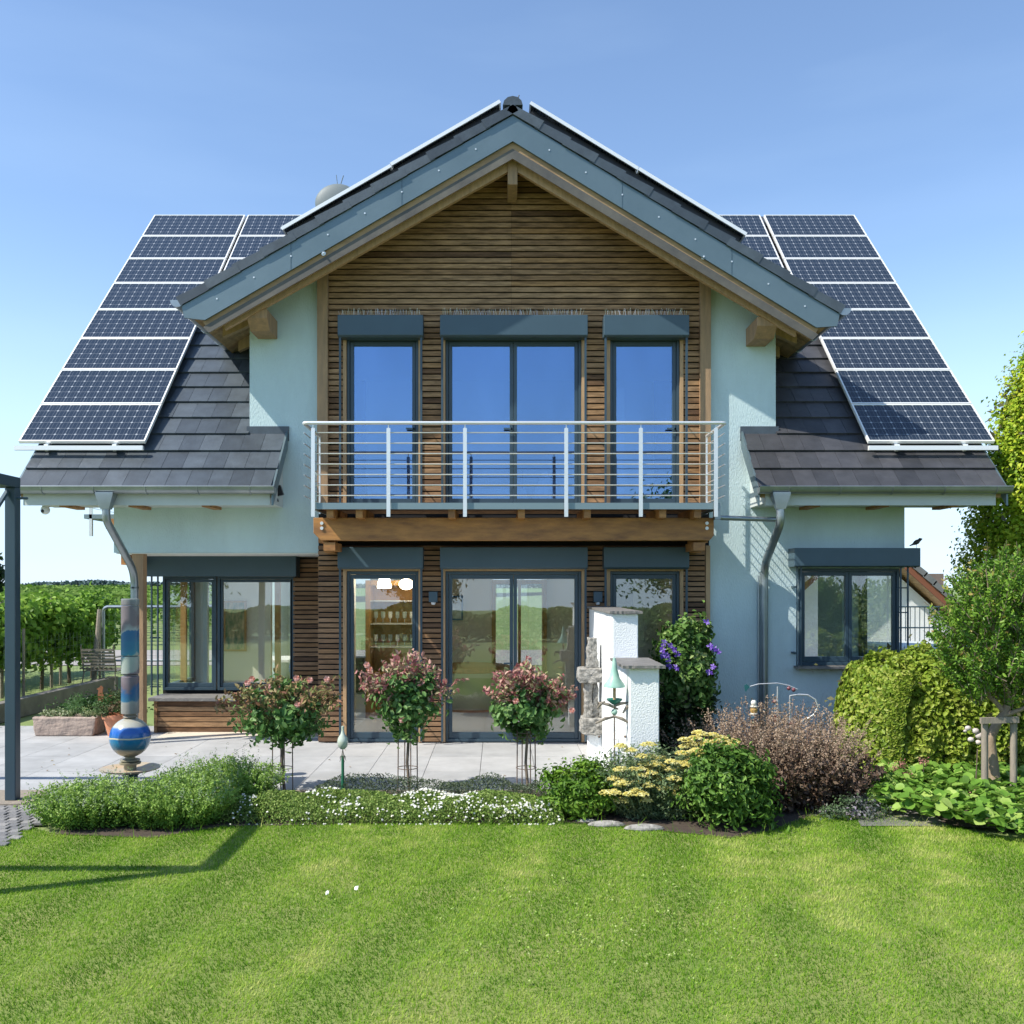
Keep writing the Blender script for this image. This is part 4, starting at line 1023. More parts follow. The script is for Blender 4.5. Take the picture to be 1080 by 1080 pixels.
# striped ball
def ball_mat():
    m = bpy.data.materials.new('striped_glaze'); m.use_nodes = True; N = m.node_tree.nodes; L = m.node_tree.links; bb = N['Principled BSDF']
    tc = N.new('ShaderNodeTexCoord'); sp = N.new('ShaderNodeSeparateXYZ'); L.new(tc.outputs['Object'], sp.inputs[0])
    nz = N.new('ShaderNodeTexNoise'); nz.inputs['Scale'].default_value = 3; L.new(tc.outputs['Object'], nz.inputs['Vector'])
    ad = N.new('ShaderNodeMath'); ad.operation = 'MULTIPLY_ADD'; ad.inputs[1].default_value = .05; L.new(nz.outputs['Fac'], ad.inputs[0]); L.new(sp.outputs[2], ad.inputs[2])
    mr = N.new('ShaderNodeMapRange'); mr.inputs['From Min'].default_value = zz(797)+.02; mr.inputs['From Max'].default_value = zz(757)+.03; L.new(ad.outputs[0], mr.inputs['Value'])
    r = N.new('ShaderNodeValToRGB'); e = r.color_ramp.elements
    st = [(0,(.20,.18,.12)),(.17,(.32,.29,.22)),(.22,(.02,.13,.19)),(.40,(.01,.17,.32)),(.475,(.01,.14,.30)),(.49,(.55,.50,.34)),(.51,(.55,.50,.34)),(.525,(.01,.12,.36)),(.66,(.01,.10,.42)),(.76,(.03,.13,.40)),(.80,(.42,.42,.36)),(1,(.36,.34,.27))]
    while len(e) < len(st): e.new(.5)
    for i, (q, c) in enumerate(st): e[i].position = q; e[i].color = (*c, 1)
    L.new(mr.outputs['Result'], r.inputs['Fac']); L.new(r.outputs['Color'], bb.inputs['Base Color']); bb.inputs['Roughness'].default_value = .22; bb.inputs['Coat Weight'].default_value = .4
    return m
MB().ball(p+Vector((0,0,zz(777.5))), .198, 40, 24).build('ball', ball_mat(), t, smooth=True)
MB().lathe(p, [(.05,zz(757.5)),(.07,zz(756)),(.05,zz(752.5))], 20).build('neck', M['greypost'], t, smooth=True)
cmt = bpy.data.materials.new('painted_column'); cmt.use_nodes = True
N = cmt.node_tree.nodes; L = cmt.node_tree.links; nz = N.new('ShaderNodeTexNoise'); nz.inputs['Scale'].default_value = 5; nz.inputs['Detail'].default_value = 4
tc = N.new('ShaderNodeTexCoord'); sp = N.new('ShaderNodeSeparateXYZ'); L.new(tc.outputs['Object'], nz.inputs['Vector']); L.new(tc.outputs['Object'], sp.inputs[0])
ma = N.new('ShaderNodeMath'); ma.operation = 'MULTIPLY_ADD'; ma.inputs[1].default_value = .42; L.new(nz.outputs['Fac'], ma.inputs[0]); L.new(sp.outputs[2], ma.inputs[2])
mr = N.new('ShaderNodeMapRange'); mr.inputs['From Min'].default_value = zz(753)+.21; mr.inputs['From Max'].default_value = zz(631)+.21; L.new(ma.outputs[0], mr.inputs['Value'])
r = N.new('ShaderNodeValToRGB'); e = r.color_ramp.elements
st = [(0,(.20,.19,.18)),(.09,(.27,.28,.26)),(.12,(.03,.14,.24)),(.22,(.015,.09,.22)),(.26,(.14,.11,.13)),(.36,(.19,.16,.18)),(.38,(.30,.33,.30)),(.47,(.30,.36,.32)),(.49,(.03,.20,.28)),(.62,(.02,.12,.24)),(.70,(.015,.11,.24)),(.72,(.32,.36,.34)),(.78,(.17,.14,.15)),(.92,(.15,.13,.14)),(1,(.24,.27,.26))]
while len(e) < len(st): e.new(.5)
for i, (q, c) in enumerate(st): e[i].position = q; e[i].color = (*c, 1)
L.new(mr.outputs[0], r.inputs['Fac']); L.new(r.outputs['Color'], N['Principled BSDF'].inputs['Base Color']); N['Principled BSDF'].inputs['Roughness'].default_value = .4
for a, c in ((752.5,713),(712,710.8),(710.5,692),(691.4,639),(638.4,631.5)):
    rr = .086 if a-c > 2 else .07
    MB().lathe(p, [(rr-.006,zz(a)),(rr,zz(a-.6)),(rr,zz(c+.5)),(rr-.006,zz(c))], 28).build('column_ring', cmt, t, smooth=True)

# ================================================================== trough, pot, chair, edging wall
p = gnd(67, 778); t = thing('stone_trough', (p.x,p.y,0.018), 'rough pinkish sandstone trough planted with succulents on the terrace', 'planter')
b = MB(); rng = random.Random(3)
x0, x1 = p.x-.43, p.x+.43; b.prism([(x0+.04,.018),(x1-.04,.018),(x1,.27),(x0,.27)], p.y, p.y+.10); b.prism([(x0+.04,.018),(x1-.04,.018),(x1,.27),(x0,.27)], p.y+.35, p.y+.45)
b.box(x0+.03, x0+.12, p.y+.10, p.y+.35, .02, .268); b.box(x1-.12, x1-.03, p.y+.10, p.y+.35, .02, .268)
o = rough(b.build('basin', M['trough'], t, bevel=.02), .03, .09, 3)
MB().box(x0+.1, x1-.1, p.y+.09, p.y+.36, .05, .24).build('earth', M['soil'], t)
r2 = np.random.default_rng(4)
P, nz_, q, _ = stems_cloud(p.x-.15, p.y+.22, .25, .1, .12, 60, 14, r2, z0=.24)
leaves('succulent_leaves', P, .03, mat('succulent', (.2,.3,.12), .5, tint=[(.18,.26,.12),(.30,.36,.16),(.36,.38,.24)], trans=.15), t, r2, r2.random(len(P)))
P, nz_, q, _ = stems_cloud(p.x+.06, p.y+.22, .06, .05, .34, 40, 26, r2, z0=.24, lean=1.2)
leaves('chive_leaves', P, .03, mat('chive', (.12,.25,.06), .5, tint=[(.07,.15,.04),(.14,.27,.08)], trans=.2), t, r2, r2.random(len(P)), aspect=.2)
P, nz_, q, _ = stems_cloud(p.x+.27, p.y+.22, .13, .1, .10, 50, 14, r2, z0=.24)
leaves('succulent_leaves', P, .028, MATS['succulent'], t, r2, r2.random(len(P)))

def shrub(name, c, rad, label, cat, cols, n=60, per=60, size=.04, seed=1, parent=None, aspect=.55, spread=.2, group=None, k=4, stem=True, trans=.3, shell=.5, part='foliage', matname=None):
    rg = np.random.default_rng(seed)
    t = parent or thing(name, (c[0], c[1], 0), label, cat, group)
    P, nr, cr = clumps(c, rad, n, per, rg, spread=spread, shell=shell, bottom=-.75)
    ok = P[:,2] > .01; P, nr, cr = P[ok], nr[ok], cr[ok]
    m = mat(matname or name+'_leaf%d' % seed, cols[0], .45, tint=cols, trans=trans, spec=.18)
    leaves(part, P, size, m, t, rg, np.clip(cr*.6+.4*rg.random(len(P)), 0, 1), nrm=nr, aspect=aspect, k=k)
    if stem:
        b = MB(); r_ = random.Random(seed)
        for i in range(9):
            a = r_.uniform(0, 2*PI); e = r_.uniform(.3,.8)
            b.tube([(c[0]+math.cos(a)*.05*rad[0], c[1]+math.sin(a)*.05*rad[1], 0.0),(c[0]+math.cos(a)*e*.5*rad[0], c[1]+math.sin(a)*e*.5*rad[1], c[2]*.6),(c[0]+math.cos(a)*e*rad[0], c[1]+math.sin(a)*e*rad[1], c[2]+rad[2]*.35)], [.014,.010,.004], 6)
        b.build('stem', M['dark_bark'], t)
    return t
p = gnd(124, 777)
t = thing('flower_pot', (p.x, p.y, .018), 'terracotta flower pot with a small dark plant behind the blue ball', 'flower pot')
MB().lathe((p.x,p.y,.018), [(.12,0),(.17,.2),(.172,.23),(.195,.232),(.20,.29),(.18,.29),(.165,.25),(.02,.25)], 28).build('pot', M['terracotta'], t, smooth=True)
shrub('x', (p.x, p.y, .42), (.26,.22,.17), '', '', [(.03,.05,.02),(.07,.12,.04),(.16,.07,.06)], n=26, per=30, size=.05, seed=12, parent=t, stem=False, matname='pot_leaf')
shrub('dark_shrub', (X(96,13.6), 13.7, .20), (.55,.35,.24), 'small dark green bush between stone trough and terracotta pot', 'shrub', [(.02,.06,.015),(.04,.10,.025),(.08,.16,.04)], n=40, per=60, size=.05, seed=13)
# rusty hen ornament
t = thing('hen_ornament', (X(112,14.2),14.2,0), 'rusty metal hen ornament on a stake above the terracotta pot', 'ornament')
q = Vector((X(111,14.2),14.2,Z(737,14.2)))
hen = [(-.11,-.02),(-.05,-.09),(.03,-.09),(.09,-.03),(.12,.06),(.06,.05),(.02,.02),(-.02,.03),(-.04,.12),(-.03,.17),(-.06,.20),(-.09,.17),(-.13,.15),(-.10,.13),(-.11,.05)]
MB().prism([(q.x+a, q.z+c) for a, c in hen], q.y-.008, q.y+.008).build('body', mat('rust', (.28,.11,.05), .85, var=.3, vscale=20), t)
MB().tube([(q.x,q.y,0),(q.x,q.y,q.z-.05)], .008, 6).build('stake', M['rust'], t)
o = MB().prism([(-7.62,12.2),(-7.45,12.2),(-7.45,18.5),(-7.62,18.5)], -.02, .27, 'z').build('edging_wall', M['concrete'], None, bevel=.01, loc=(-7.5,15,0)); tag(o, 'low concrete edging wall between the terrace and the vineyard', 'wall')
# metal garden chair
p = gnd(111, 729); cx, cy = p.x, p.y
t = thing('garden_chair', (cx, cy, 0), 'metal mesh garden armchair on the grass near the vines', 'chair')
cm = mat('chair_metal', (.20,.18,.15), .5, metal=.3)
b = MB(); w2 = .31
for k in range(7): z = .46+k*.06; yb = cy-.05-.0+ -.22-(z-.42)*.22; b.box(cx-w2, cx+w2, yb-.008, yb+.008, z-.022, z+.022)
for xx in (-w2, w2): b.tube([(cx+xx,cy-.25,.40),(cx+xx,cy-.37,.92)], .014, 8)
for k in range(8): b.box(cx-w2+k*2*w2/7-.01, cx-w2+k*2*w2/7+.01, cy-.40, cy-.26, .46, .49)
b.build('backrest', cm, t)
b = MB()
for k in range(7): b.box(cx-w2, cx+w2, cy-.22+k*.075, cy-.165+k*.075, .405, .418)
b.tube([(cx-w2,cy-.25,.405),(cx-w2,cy+.3,.42),(cx+w2,cy+.3,.42),(cx+w2,cy-.25,.405)], .013, 8); b.build('seat', cm, t)
for xx, yy in ((-w2,-.30),(w2,-.30),(-w2,.28),(w2,.28)): MB().tube([(cx+xx*.95,cy+yy*.85,.41),(cx+xx*1.08,cy+yy*1.15,0)], .013, 8).build('leg', cm, t)
for xx in (-w2, w2): MB().tube([(cx+xx,cy-.34,.68),(cx+xx*1.12,cy-.1,.68),(cx+xx*1.12,cy+.24,.64),(cx+xx,cy+.28,.42)], .013, 8).build('armrest', cm, t)
# steel gate frame & post & fence
y = 19.5; t = thing('field_gate', (X(109,y),y,0), 'galvanised tube gate frame beside the field road', 'gate')
g = MB(); zt2 = Z(640,y); x1 = X(109,y); g.tube(smoothpath([(x1,y,0),(x1,y,zt2),(x1+2.9,y,zt2),(x1+2.9,y,0)], r=.12), .035, 8); g.tube([(x1,y,.5),(x1+2.9,y,.5)], .02, 6)
g.build('frame', M['zinc'], t, smooth=True)
def wire_mesh(name, x0, x1, y0, y1, z1, par, step=.12):
    b = MB(); L_ = math.hypot(x1-x0, y1-y0); n = int(L_/step)
    for k in range(n+1):
        f_ = k/n; b.tube([(x0+(x1-x0)*f_, y0+(y1-y0)*f_, 0),(x0+(x1-x0)*f_, y0+(y1-y0)*f_, z1)], .0022, 3, cap=False)
    k = 0
    while k*step <= z1: b.tube([(x0,y0,k*step),(x1,y1,k*step)], .0022, 3, cap=False); k += 1
    return b.build(name, mat('fence_wire', (.10,.16,.12), .5, metal=.3), par)
wire_mesh('wire_mesh', x1, x1+2.9, y, y, zt2-.05, t)
o = MB().tube([(X(98,18.5),18.5,-.02),(X(105,18.9),18.9,Z(643,18.9))], [.055,.045], 8).build('leaning_post', M['greypost'], None, loc=(X(98,18.5),18.5,0)); tag(o, 'grey leaning wooden vineyard post beside the gate', 'post')
t = thing('wire_fence', (-8.1, 16, 0), 'thin green wire fence in front of the vines on the left', 'fence')
wire_mesh('wire_mesh', -8.15, -8.15, 13, 19.3, 1.15, t, .15)
for yy in (13, 16.2, 19.3): MB().tube([(-8.15,yy,0),(-8.15,yy,1.3)], .025, 8).build('fence_post', M['greypost'], t)
# field road
poly_sheet('field_road', [(-60,24.5),(-2,24.5),(60,25),(60,31),(-60,30)], -.012, mat('field_road', (.30,.28,.26), .9, var=.1, vscale=2), 'pale grey field road crossing behind the gate', 'road')

# ================================================================== vines
vcols = [(.07,.15,.02),(.13,.26,.03),(.22,.38,.05),(.34,.48,.09)]
vm = mat('vine_leaf', vcols[1], .45, tint=vcols, trans=.38, spec=.18)
vrg = np.random.default_rng(21)
def make_vine(x, y, first=True):
    t = thing('grape_vine', (x,y,0), '', 'vine', 'grape vines in the row nearest the terrace')
    P, nr, cr = clumps((x,y,1.18), (.5,.80,.66), 44, 46, vrg, spread=.2, shell=.3)
    leaves('foliage', P, .125, vm, t, vrg, np.clip(cr*.5+.5*vrg.random(len(P)),0,1), nrm=nr, aspect=.85, k=6)
    MB().tube([(x,y,0),(x+.03,y-.03,.4),(x-.02,y+.03,.8),(x,y,1.2)], [.04,.035,.03,.02], 8).build('trunk', M['dark_bark'], t)
    MB().tube([(x+.05,y+.3,0),(x+.05,y+.3,1.75)], .032, 8).build('stake', M['greypost'], t)
    return t
vsp = [(-8.9,16.2),(-8.95,17.4),(-9.0,18.6),(-9.0,19.8),(-9.05,21.0),(-8.9,15.0),(-8.9,13.8)]
vlab = ['second','third','fourth','fifth','last and farthest','nearest','']
v0 = None
lab = {0:'leafy grape vine just right of the pergola post, thickest foliage',1:'leafy grape vine third along the near row, its stake beside the trough',2:'leafy grape vine in the near row directly behind the leaning stake',3:'leafy grape vine second from the far end of the near row',4:'leafy grape vine at the far end of the near row by the gate',5:'leafy grape vine seen left of the pergola post'}
for i, (x, y) in enumerate(vsp[:6]):
    if i % 2 == 0 or v0 is None: t = make_vine(x, y); v0 = t
    else: t = copy_tree(v0); t.location = (x, y, 0); t.rotation_euler.z = PI
    t['label'] = lab[i]; t.scale = (1,1,1+random.uniform(-.06,.08))
P = []; 
for rx in (-11.0,-13.0,-15.2,-17.5):
    n = 7000; y = vrg.uniform(12, 22.5, n); x = rx+vrg.normal(size=n)*.28; z = .6+1.15*vrg.random(n)**.7+.12*np.sin(y*3)
    P.append(np.stack([x,y,z],1))
P = np.concatenate(P); o = leaves('vine_rows', P, .16, vm, None, vrg, np.clip(vrg.random(len(P)),0,1), aspect=.85, k=4); tag(o, 'leafy rows of vines behind the nearest row', 'vineyard', kind='stuff')
# vineyard beyond the road: rows as dense bumpy leaf bands
P = []; Sz = []
y = 33.
while y < 700:
    step = 2.2 if y < 90 else 2.2*(y/90)**1.15
    xl = -(.60*y+8); xr2 = -.30*y if y < 60 else -.25*y
    ln = xr2-xl; n = int(min(ln*46*(34/y)**1.35, 1500)) if y > 45 else int(ln*50)
    x = vrg.uniform(xl, xr2, n); slope = 0
    z = .35+1.25*vrg.random(n)**.55
    P.append(np.stack([x, y+vrg.normal(size=n)*.25*step/2.2, z], 1)); Sz.append(np.full(n, .22*max(1,(y/38)**1.25)))
    y += step
P = np.concatenate(P); Sz = np.concatenate(Sz); Sz = np.minimum(Sz, 3.0)
o = leaves('far_vineyard', P, Sz, mat('far_vine', (.1,.2,.03), .8, tint=[(.07,.145,.025),(.12,.21,.04),(.17,.26,.06)], trans=.25, spec=.1), None, vrg, vrg.random(len(P)), aspect=.8, k=4, nrm=np.tile([0,-.3,1.],(len(P),1))); tag(o, 'wide green vineyard stretching to the horizon', 'vineyard', kind='stuff')
poly_sheet('vineyard_slope', [(-700,90),(-30,90),(60,400),(250,900),(-900,900)], .75, mat('far_field', (.12,.205,.04), .95, col2=(.16,.24,.06), vscale=.05, stretch=(.2,1,1)), 'green far slope of vineyards below the horizon', 'field')
# dark line of forest
P = []; n = 9000; x = vrg.uniform(-640, 100, n); hh = 5+1.2*np.sin(x/23)+1.5*np.sin(x/61+1)+.6*np.sin(x/9)
P = np.stack([x, 900+vrg.normal(size=n)*9, hh*vrg.random(n)**.6], 1)
o = leaves('far_forest', P, 4., mat('forest', (.035,.06,.035), .9, tint=[(.075,.115,.12),(.10,.145,.14)], spec=.1), None, vrg, vrg.random(n), aspect=.9); tag(o, 'dark wooded line along the far horizon', 'forest', kind='stuff')  # bluish, paler leaf tint stands in for distance haze
def tree(name, x, y, h, r, label, cols, seed, tr=.12, n=70, per=90, size=.14, zc=.62, rz=.40, cat='tree', group=None, z0=0):
    rg = np.random.default_rng(seed); t = thing(name, (x,y,z0), label, cat, group); b = MB(); r_ = random.Random(seed)
    b.tube([(x,y,z0),(x+.03*h*r_.uniform(-1,1),y,z0+h*.25),(x+.04*h*r_.uniform(-1,1),y,z0+h*.5),(x,y,z0+h*.8)], [tr,tr*.8,tr*.55,tr*.2], 10)
    for i in range(9):
        a = r_.uniform(0,2*PI); z = z0+h*r_.uniform(.28,.6); e = r*r_.uniform(.5,.85)
        b.tube([(x,y,z),(x+math.cos(a)*e*.5,y+math.sin(a)*e*.5,z+h*.09),(x+math.cos(a)*e,y+math.sin(a)*e,z+h*.22)], [tr*.4,tr*.25,tr*.08], 7)
    b.build('trunk', M['bark'], t)
    P, nr, cr = clumps((x,y,z0+h*zc), (r,r,h*rz), n, per, rg, spread=.15, shell=.35)
    leaves('crown', P, size, mat('tree_leaf%d' % seed, cols[0], .5, tint=cols, trans=.3, spec=.22), t, rg, np.clip(cr*.6+.4*rg.random(len(P)),0,1), nrm=nr, aspect=.6)
    return t
DG = [(.02,.045,.015),(.035,.07,.02),(.055,.10,.03)]; MG = [(.04,.09,.02),(.08,.15,.035),(.13,.21,.05)]
tree('field_tree', -34.0, 62, 3.9, 1.2, 'dark round tree at the far left edge behind the pergola post', DG, 31, n=60, per=60, size=.4)

# ================================================================== white stepped wall
XW = 1.157; ft = .26
t = thing('garden_wall', (XW+.13, 10.8, 0), 'white rendered stepped garden wall with slate caps jutting from the house', 'wall')
b = MB().box(XW, XW+ft+.0, 9.6, 12.09, 0, H-.275); b.box(XW+.04, XW+.04+.27, 8.63, 9.598, 0, 1.275)
b.build('masonry', M['white_wall'], t, bevel=.008)
def cap(x0, x1, y0, y1, z):
    b = MB(); r_ = random.Random(int(y0*10)); n = 14; xs_ = [x0+(x1-x0)*i/n for i in range(n+1)]; ys_ = [y0+(y1-y0)*i/(n*2) for i in range(2*n+1)]
    pts = [(x, y0+r_.uniform(-.006,.006)) for x in xs_]+[(x1+r_.uniform(-.006,.006), y) for y in ys_[1:]]+[(x, y1) for x in reversed(xs_[:-1])]+[(x0+r_.uniform(-.006,.006), y) for y in reversed(ys_[1:-1])]
    b.prism(pts, z, z+.026, 'z'); return b.build('cap', M['slate'], t)
cap(XW-.03, XW+ft+.04, 9.565, 12.08, H-.272); cap(XW-.03, XW+.04+.27+.05, 8.58, 9.75 if False else 9.56, 1.278)
# stacked stone relief standing against its left face
YS = 10.6
t = thing('stone_sculpture', (X(624,YS), YS, 0), 'weathered grey sculpture of stacked stones against the white wall', 'sculpture')
def rock(x0, x1, y0, y1, pa, pb, taper=0, sd=0):
    b = MB(); r_ = random.Random(sd); z0_, z1_ = Z(pb,YS), Z(pa,YS); A = X(x0,YS); B = X(x1,YS); n = 5; pts = []
    L_ = [(A+taper*(k/n)+r_.uniform(-.006,.006), z0_+(z1_-z0_)*k/n) for k in range(n+1)]; R_ = [(B-taper*(k/n)+r_.uniform(-.006,.006), z0_+(z1_-z0_)*k/n) for k in range(n+1)]
    b.prism([p_ for p_ in L_]+[p_ for p_ in reversed(R_)], y0, y1) if False else b.prism(list(reversed(L_+list(reversed(R_)))), y0, y1)
    return b
rough(rock(619,631,YS,YS+.16,673,705,.02,1).build('top_stone', M['stone'], t, bevel=.012), .05, .07, 3)
rough(rock(610,635,YS-.04,YS+.22,705,720,0,2).build('block', M['stone'], t, bevel=.012), .05, .07, 3)
b = rock(617,625,YS,YS+.15,720.2,757,0,3); b.v += []; rough(b.build('upright_stone', M['stone'], t, bevel=.012), .05, .07, 3)
rough(rock(625.5,631,YS+.02,YS+.15,720.2,757,0,4).build('upright_stone', M['stone'], t, bevel=.012), .05, .07, 3)
rough(rock(613,642,YS-.05,YS+.24,757.2,774.5,0,5).build('block', M['stone'], t, bevel=.012), .05, .07, 3)
MB().box(X(621,YS), XW-.002, YS, YS+.2, .02, Z(774.6,YS)).build('plinth', M['white_wall'], t, bevel=.008)
b = MB()
b = rock(631.5,641,YS,YS+.2,742,756.8,0,6); rough(b.build('side_stone', M['stone'], t, bevel=.012), .05, .07, 3)

# bell chime on a stake
YC = 8.75; c = Vector((X(648,YC),YC,0)); zc = lambda py: Z(py,YC)
t = thing('bell_chime', c, 'green glazed bell and driftwood wind chime on a thin stake before the white wall', 'wind chime')
MB().tube([c, c+Vector((0,0,zc(735)))], .006, 6).build('stake', M['rust'], t)
MB().lathe(c, [(.10,zc(724.5)),(.098,zc(722.5)),(.05,zc(715)),(.03,zc(706)),(.018,zc(697)),(.012,zc(694)),(.004,zc(693.5))], 24).build('bell', M['green_glaze'], t, smooth=True)
MB().tube([c+Vector((0,0,zc(740))), c+Vector((0,0,zc(724)))], .014, 10).build('rod', M['trim'], t)
MB().lathe(c, [(.02,zc(743)),(.07,zc(738.5)),(.075,zc(737)),(.065,zc(737.5)),(.02,zc(740))], 24).build('bowl', mat('teal_glaze', (.03,.20,.16), .25), t, smooth=True)
MB().ball(c+Vector((0,0,zc(751))), .03).build('bead', M['green_glaze'], t, smooth=True)
b = MB()
for (x0_, y0_, x1_, y1_) in ((631,741,652,748),(645,746,663,741),(628,763,648,756),(646,755,666,764),(657,752,666,741),(638,740,630,747)):
    b.tube([at(x0_,y0_,YC-.01), at((x0_+x1_)/2,(y0_+y1_)/2-1.5,YC-.03), at(x1_,y1_,YC+.02)], [.008,.016,.007], 7)
b.each('driftwood', M['greypost'], t)
for px in (632, 659.5): MB().tube([at(px,764,YC), at(px,776,YC)], .0015, 4).ball(at(px,777,YC), .012).build('pendant', M['rust'], t)

# ================================================================== climbing plant, shrubs and beds
shrub('clematis', (X(723,11.3), 11.3, 1.06), (.31,.24,.50), 'climbing clematis with purple flowers at the corner of the timber cladding', 'climbing plant', [(.04,.09,.02),(.09,.19,.04),(.20,.33,.08),(.46,.50,.24)], n=85, per=75, size=.075, seed=41, k=6, aspect=.62, spread=.17)
t = bpy.data.objects['clematis']; rg = np.random.default_rng(42)
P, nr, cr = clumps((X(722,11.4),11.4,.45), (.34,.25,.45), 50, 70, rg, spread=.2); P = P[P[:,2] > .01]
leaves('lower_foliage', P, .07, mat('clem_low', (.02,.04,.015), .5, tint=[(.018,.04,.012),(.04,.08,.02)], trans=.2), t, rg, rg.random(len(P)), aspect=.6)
pf = mat('purple_petal', (.16,.06,.45), .5, tint=[(.07,.03,.30),(.18,.07,.50),(.42,.30,.75)], trans=.3)
for i, (px, py) in enumerate(((703,691),(711,685),(699,685),(707,681),(714,690),(705,696),(699,692),(706,703),(713,704),(753,684),(757,687),(749,682),(745,656),(748,709),(752,703),(700,678))):
    c = at(px, py, 11.02); v = []; n = 6; b = MB(); nr = Vector((random.uniform(-.4,.4),-1,random.uniform(0,.6))).normalized(); q = nr.orthogonal().normalized(); r_ = nr.cross(q)
    for k in range(n):
        a = 2*PI*k/n+random.random(); d = q*math.cos(a)+r_*math.sin(a); e = nr.cross(d); s_ = random.uniform(.035,.05)
        b.add([c, c+d*s_*.6+e*s_*.33+nr*.008, c+d*s_*1.1, c+d*s_*.6-e*s_*.33+nr*.008], [(0,1,2,3)], t=random.random())
    b.build('flower', pf, t)

# brown dried shrub
rg = np.random.default_rng(50)
t = thing('brown_shrub', (2.75, 8.95, 0), 'wide reddish-brown dried perennial clump in front of the blue wall', 'shrub')
P, nz_, q, st = stems_cloud(2.62, 9.0, .84, .60, .90, 620, 60, rg, lean=.35, jit=.012, t0=.25)
leaves('seed_heads', P, .021, mat('brown_seed', (.2,.12,.09), .8, tint=[(.12,.078,.052),(.22,.15,.10),(.34,.25,.175),(.44,.35,.26)], trans=.15, spec=.15), t, rg, np.clip(q*.45+.5*rg.random(len(P)),0,1))
P, nz_, q, st2 = stems_cloud(2.60, 8.95, .88, .66, .55, 300, 60, rg, lean=.4, jit=.03, t0=.05)
leaves('foliage', P, .05, mat('plum_leaf', (.06,.03,.03), .6, tint=[(.045,.026,.018),(.10,.06,.038),(.18,.12,.075)], trans=.15), t, rg, rg.random(len(P)))
b = MB(); bx, by, tx, ty, hh = st
for i in range(0, 620, 3): b.tube([(bx[i],by[i],0),(bx[i]+tx[i]*.45,by[i]+ty[i]*.45,hh[i]*.5),(bx[i]+tx[i],by[i]+ty[i],hh[i])], [.003,.0025,.0015], 3, cap=False)
b.build('stems', mat('brown_stem', (.20,.13,.10), .8), t)
shrub('ground_flowers', (3.1,8.25,.06), (.28,.16,.12), 'low plant with pale mauve flowers beneath the brown clump', 'flowers', [(.05,.09,.04),(.10,.16,.07),(.42,.34,.45)], n=30, per=40, size=.03, seed=52, stem=False)

# dark green bush and yarrow
shrub('green_bush', (X(768,8.0), 8.02, .28), (.35,.36,.31), 'dense dark green leafy bush at the lawn edge beside the yellow yarrow', 'shrub', [(.03,.075,.015),(.07,.155,.025),(.13,.25,.04),(.26,.40,.09)], n=150, per=60, size=.06, seed=60, k=6, spread=.17, shell=.5, aspect=.45)
rg = np.random.default_rng(61); t = thing('yarrow', (X(690,8.4), 8.4, 0), 'tall yarrow clump with flat pale-yellow flower heads', 'flowers')
P, nz_, q, st = stems_cloud(X(696,8.4), 8.42, .60, .34, .60, 420, 46, rg, lean=.5, jit=.03, t0=.03)
leaves('foliage', P, .04, mat('yarrow_leaf', (.1,.16,.08), .6, tint=[(.06,.11,.045),(.13,.20,.08),(.24,.31,.15)], trans=.25), t, rg, rg.random(len(P)), aspect=.35)
b = MB(); bx, by, tx, ty, hh = st; fl = MB(); r_ = random.Random(3); spots = []
heads = [(648,836),(655,845),(660,825),(671,826),(678,818),(688,816),(684,829),(694,822),(701,812),(708,804),(699,832),(711,822),(719,795),(724,788),(733,779),(741,775),(752,776),(760,779),(746,783),(735,792),(728,803),(739,803),(717,806),(724,811),(690,806),(680,806),(668,812),(663,838),(647,822),(655,812),(676,838),(707,812),(731,826),(738,830),(744,838),(698,800),(712,838),(684,786),(665,792),(676,798),(731,785),(765,782),(769,786),(722,781),(746,794)]
heads += [(px+r_.uniform(-14,14), py+r_.uniform(-8,8)) for px, py in heads[::2]]
for i, (px, py) in enumerate(heads):
    yy = 7.95+r_.uniform(0,.15)+(850-py)*.004; c = at(px, py, yy); R_ = r_.uniform(.045,.08)
    for k in range(int(40+R_*900)):
        a = r_.uniform(0,2*PI); rr = R_*math.sqrt(r_.random()); o_ = Vector((math.cos(a)*rr, math.sin(a)*rr, .024*(1-(rr/R_)**2)+r_.uniform(-.006,.006)))
        fl.obox(c+o_, (.0065,0,r_.uniform(-.002,.002)),(0,.0065,r_.uniform(-.002,.002)),(0,0,.003), t=r_.random())
    b.tube([(c.x*.5+X(692,8.35)*.5+r_.uniform(-.1,.1), c.y*.6+8.4*.4, 0.0),(c.x*.85+X(692,8.35)*.15,c.y,c.z*.6),c], [.004,.003,.002], 4, cap=False)
b.build('stems', mat('yarrow_stem', (.15,.19,.08), .7), t)
fl.build('flower_heads', mat('yarrow_yellow', (.6,.5,.16), .8, tint=[(.58,.48,.10),(.74,.66,.22),(.80,.76,.42)], trans=.2, spec=.1), t)
shrub('low_bush', (X(612,8.35), 8.35, .20), (.33,.26,.23), 'low round glossy green bush right of the white-flowering ground cover', 'shrub', [(.04,.10,.012),(.09,.19,.02),(.17,.30,.035),(.28,.42,.07)], n=80, per=60, size=.045, seed=62, k=6, spread=.18, shell=.5)

